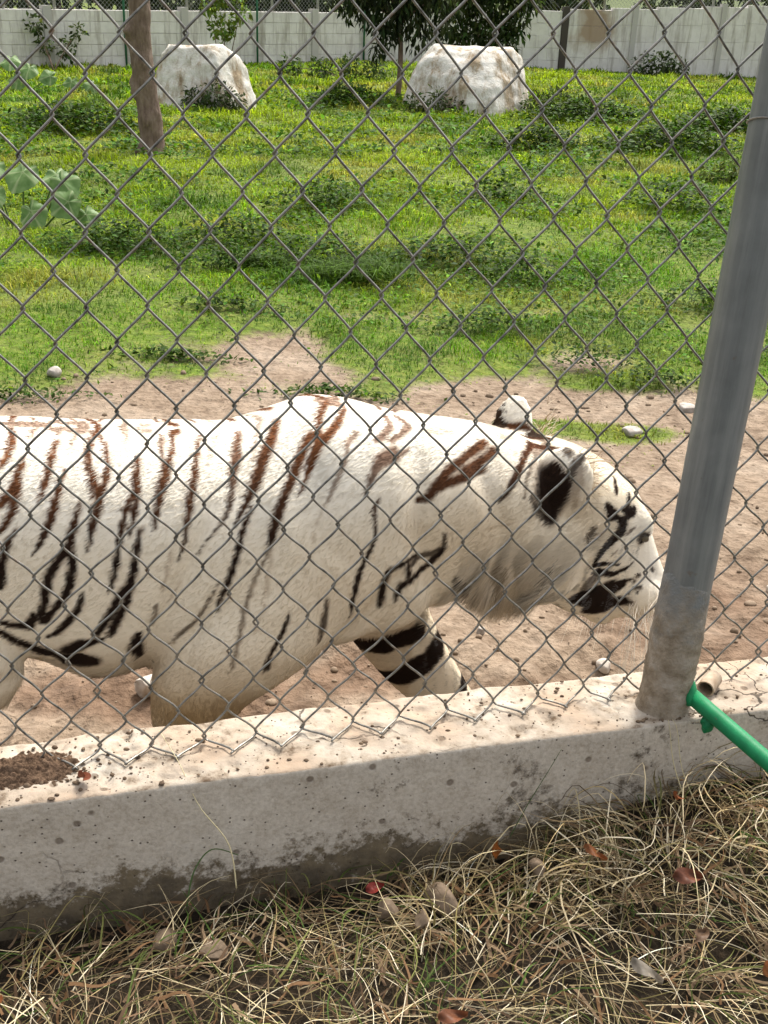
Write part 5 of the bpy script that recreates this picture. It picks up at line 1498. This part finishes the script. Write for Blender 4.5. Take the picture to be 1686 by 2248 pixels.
def curled_leaf(label, p, L, W, yaw, pitch, roll, col, curl=.8, seed=0):
    nu, nv = 13, 7
    u = np.linspace(0, 1, nu); v = np.linspace(-1, 1, nv)
    U, Vv = np.meshgrid(u, v, indexing='ij')
    wid = W * np.sin(np.pi * np.clip(U, 0.02, .98)) ** .75 * (1.1 - .35 * U)
    L *= .85; wid = wid * .85
    x = (U - .5) * L; y = Vv * wid * np.cos(Vv * curl * .7) / 1.0; z = wid * np.abs(Vv) ** 1.6 * curl * 1.15 + .9 * L * curl * (U - .5) ** 2 + .12 * L * np.sin(U * 5 + Vv * 2.2)
    P = np.stack([x, y, z], -1).reshape(-1, 3); P[:, 2] += .0025 * fbm(P, 90, 2, seed)
    M_ = Matrix.Rotation(yaw, 3, 'Z') @ Matrix.Rotation(pitch, 3, 'Y') @ Matrix.Rotation(roll, 3, 'X')
    P = P @ np.array(M_).T
    m = NT('dead_leaf'); n = m.noise(60, 4); c = m.ramp(n, [(.3, tuple(.28 * q for q in col)), (.65, tuple(.70 * q for q in col))]); m.col(c); m.set(Roughness=.5); m.translucent(c, .2)
    o = obj('fallen_leaf', P, grid_faces(nu, nv), m.m, None, True); o.location = p
    tag(o, label, 'leaf')


curled_leaf('red brown curled dead leaf lying on top of the kerb at the left', (-.446, 1.372, .549), .040, .016, 1.9, .35, .9, (.30, .085, .04), .9, 1)
curled_leaf('bright red dead leaf on the litter below the middle of the kerb', (.01, 1.371, 0.355), .036, .014, .3, -.1, .3, (.42, .06, .045), .6, 2)
curled_leaf('narrow orange brown leaf standing against the foot of the kerb', (.205, 1.43, .385), .055, .012, 1.4, 1.2, .2, (.40, .13, .03), .7, 3)
curled_leaf('orange leaf lying slanted beside the dark hollow at the kerb', (.365, 1.43, .392), .050, .012, -.5, .3, .2, (.42, .15, .05), .5, 4)
curled_leaf('small orange leaf caught high in the grass under the post', (.505, 1.505, .452), .035, .014, 1.0, .8, .4, (.40, .13, .05), .6, 5)
curled_leaf('broad dark red leaf half buried in the straw at the right', (.50, 1.371, .405), .060, .02, .1, .1, .4, (.24, .085, .045), .5, 6)
curled_leaf('orange curled leaf in the bottom right corner', (.575, 1.185, .392), .065, .030, 1.3, .3, .5, (.48, .19, .075), .9, 7)
curled_leaf('orange leaf cut by the left edge at the bottom', (-.515, 1.10, .372), .05, .024, 1.2, .3, .3, (.46, .17, .06), .8, 8)
curled_leaf('rust leaf at the bottom edge in the middle', (.122, 1.112, .375), .05, .016, .2, .1, .2, (.30, .11, .05), .5, 9)
curled_leaf('pale dry leaf low among the straw at the right', (.407, 1.202, .378), .062, .015, -.7, .1, .2, (.42, .36, .28), .4, 10)
curled_leaf('small brown leaf among the straw right of centre', (.50, 1.27, .385), .04, .014, .8, .1, .2, (.25, .15, .09), .5, 11)
oh = out_height
stone('brown cobble against the kerb, leftmost of three', .032, 1.345, .030, brown, 21, z=.322, sq=.85)
stone('largest brown cobble against the kerb, right of three', .118, 1.372, .034, brown, 22, z=.322, sq=.75)
stone('small tan cobble in front of the largest one', .086, 1.325, .021, brown, 23, z=.33, sq=.8)
stone('round olive stone in the dark gap left of centre', -.228, 1.262, .028, brown, 24, z=.312, sq=.7)
stone('brown stone showing through straw at the left', -.305, 1.275, .026, brown, 25, z=.308, sq=.7)
stone('small tan stone at the kerb foot right of the standing leaf', .279, 1.435, .020, brown, 26, z=.345, sq=.8)

def soil_heap():
    g = np.random.default_rng(61)
    nu = 90
    u = np.linspace(-1, 1, nu); X, Y = np.meshgrid(u, u, indexing='ij'); X = X.ravel(); Y = Y.ravel()
    r = np.sqrt(X ** 2 + Y ** 2); Q = np.stack([X, Y, 0 * X], 1)
    edge = 1 + .35 * fbm(Q, 2.2, 3, 5)
    h = sstep(edge, edge * .3, r) if False else np.clip(1 - (r / (edge * .85)) ** 2, 0, 1)
    z = KERB_TOP - .008 + h * .020 + (h > 0) * (.010 * np.abs(fbm(Q, 9, 3, 6)) + .006 * fbm(Q, 26, 2, 7)) - (h <= 0) * .012
    c = fpt(np.array([-.155]), np.array([1.498]), np.array([0.]))[0]
    V = np.stack([X * .105, Y * .062, z], 1); cr, sr = math.cos(FY), math.sin(FY)
    V = np.stack([V[:, 0] * cr - V[:, 1] * sr + c[0], V[:, 0] * sr + V[:, 1] * cr + c[1], V[:, 2]], 1)
    m = NT('crumbly_soil'); n = m.noise(90, 5, .7); m.col(m.ramp(n, [(.3, (.055, .032, .02)), (.6, (.15, .095, .06)), (.8, (.28, .20, .14))])); m.set(Roughness=1); m.bump(n, .9, .006)
    o = obj('soil_heap', V, grid_faces(nu, nu), m.m, None, True); tag(o, 'crumbly brown soil spilled on top of the kerb at the left', 'soil')
soil_heap()

def crumbs():
    g = np.random.default_rng(62); mb = MB()
    Vs, Fs = ellipsoid((0, 0, 0), (1, .8, .6), None, 7, 5)
    for k in range(900):
        s = g.uniform(-.6, 1.6); n = g.uniform(1.42, 1.57); r = .0008 + .0036 * g.random() ** 3
        if k < 120: s = g.normal(-.12, .10); n = g.normal(1.48, .03); r *= 1.4
        elif k < 170: s = g.normal(.93, .06); n = g.normal(1.425, .008)
        n = min(max(n, 1.418), 1.565)
        mb.add(Vs * r * (1 + .25 * g.normal(0, 1, (1, 3))) + fpt(np.array([s]), np.array([n]), np.array([KERB_TOP + r * .3]))[0], Fs)
    o = mb.build('grit', stone_mat('grit', (.06, .04, .028), (.20, .14, .09)), None, True); tag(o, 'dark grit and soil crumbs scattered on the kerb top', 'grit', kind='stuff')
crumbs()

def single_stalks():
    m = NT('dry_stalk').col((.58, .50, .30)).set(Roughness=.6).m; gm = NT('green_stalk').col((.06, .10, .03)).set(Roughness=.6).m
    def stalk(pts, r, mat, label, cat='stalk'):
        P = np.array(pts, float); t = np.linspace(0, len(P) - 1, 22); i = np.clip(t.astype(int), 0, len(P) - 2); P = interp_rings(P, 22)
        V, F = tube(P, np.linspace(r, r * .4, 22), 6)
        tag(obj('dry_stalk', V, F, mat, None, True), label, cat)
    F_ = lambda s, n, z: fpt(np.array([s]), np.array([n]), np.array([z]))[0]
    stalk([F_(.153, 1.352, .37), F_(.145, 1.375, .44), F_(.104, 1.402, .50), F_(.08, 1.45, .548), F_(.055, 1.525, .56)], .0012, m, 'long dry stalk arching over the kerb edge at the left')
    stalk([F_(.93, 1.36, .40), F_(.915, 1.395, .46), F_(.905, 1.408, .52), F_(.90, 1.411, .542)], .0011, m, 'thin straw leaning on the kerb face under the post, left one')
    stalk([F_(.945, 1.35, .40), F_(.93, 1.39, .45), F_(.918, 1.406, .52), F_(.908, 1.411, .542)], .0010, m, 'thin straw leaning on the kerb face under the post, right one')
    stalk([F_(.62, 1.385, .36), F_(.65, 1.392, .42), F_(.685, 1.40, .48), F_(.705, 1.405, .515)], .0009, gm, 'thin green stalk slanting up the kerb face right of centre')
    stalk([F_(.075, 1.35, .35), F_(.09, 1.37, .40), F_(.12, 1.385, .425), F_(.16, 1.375, .415)], .0016, gm, 'bent green blade against the stained kerb face at the left')
single_stalks()
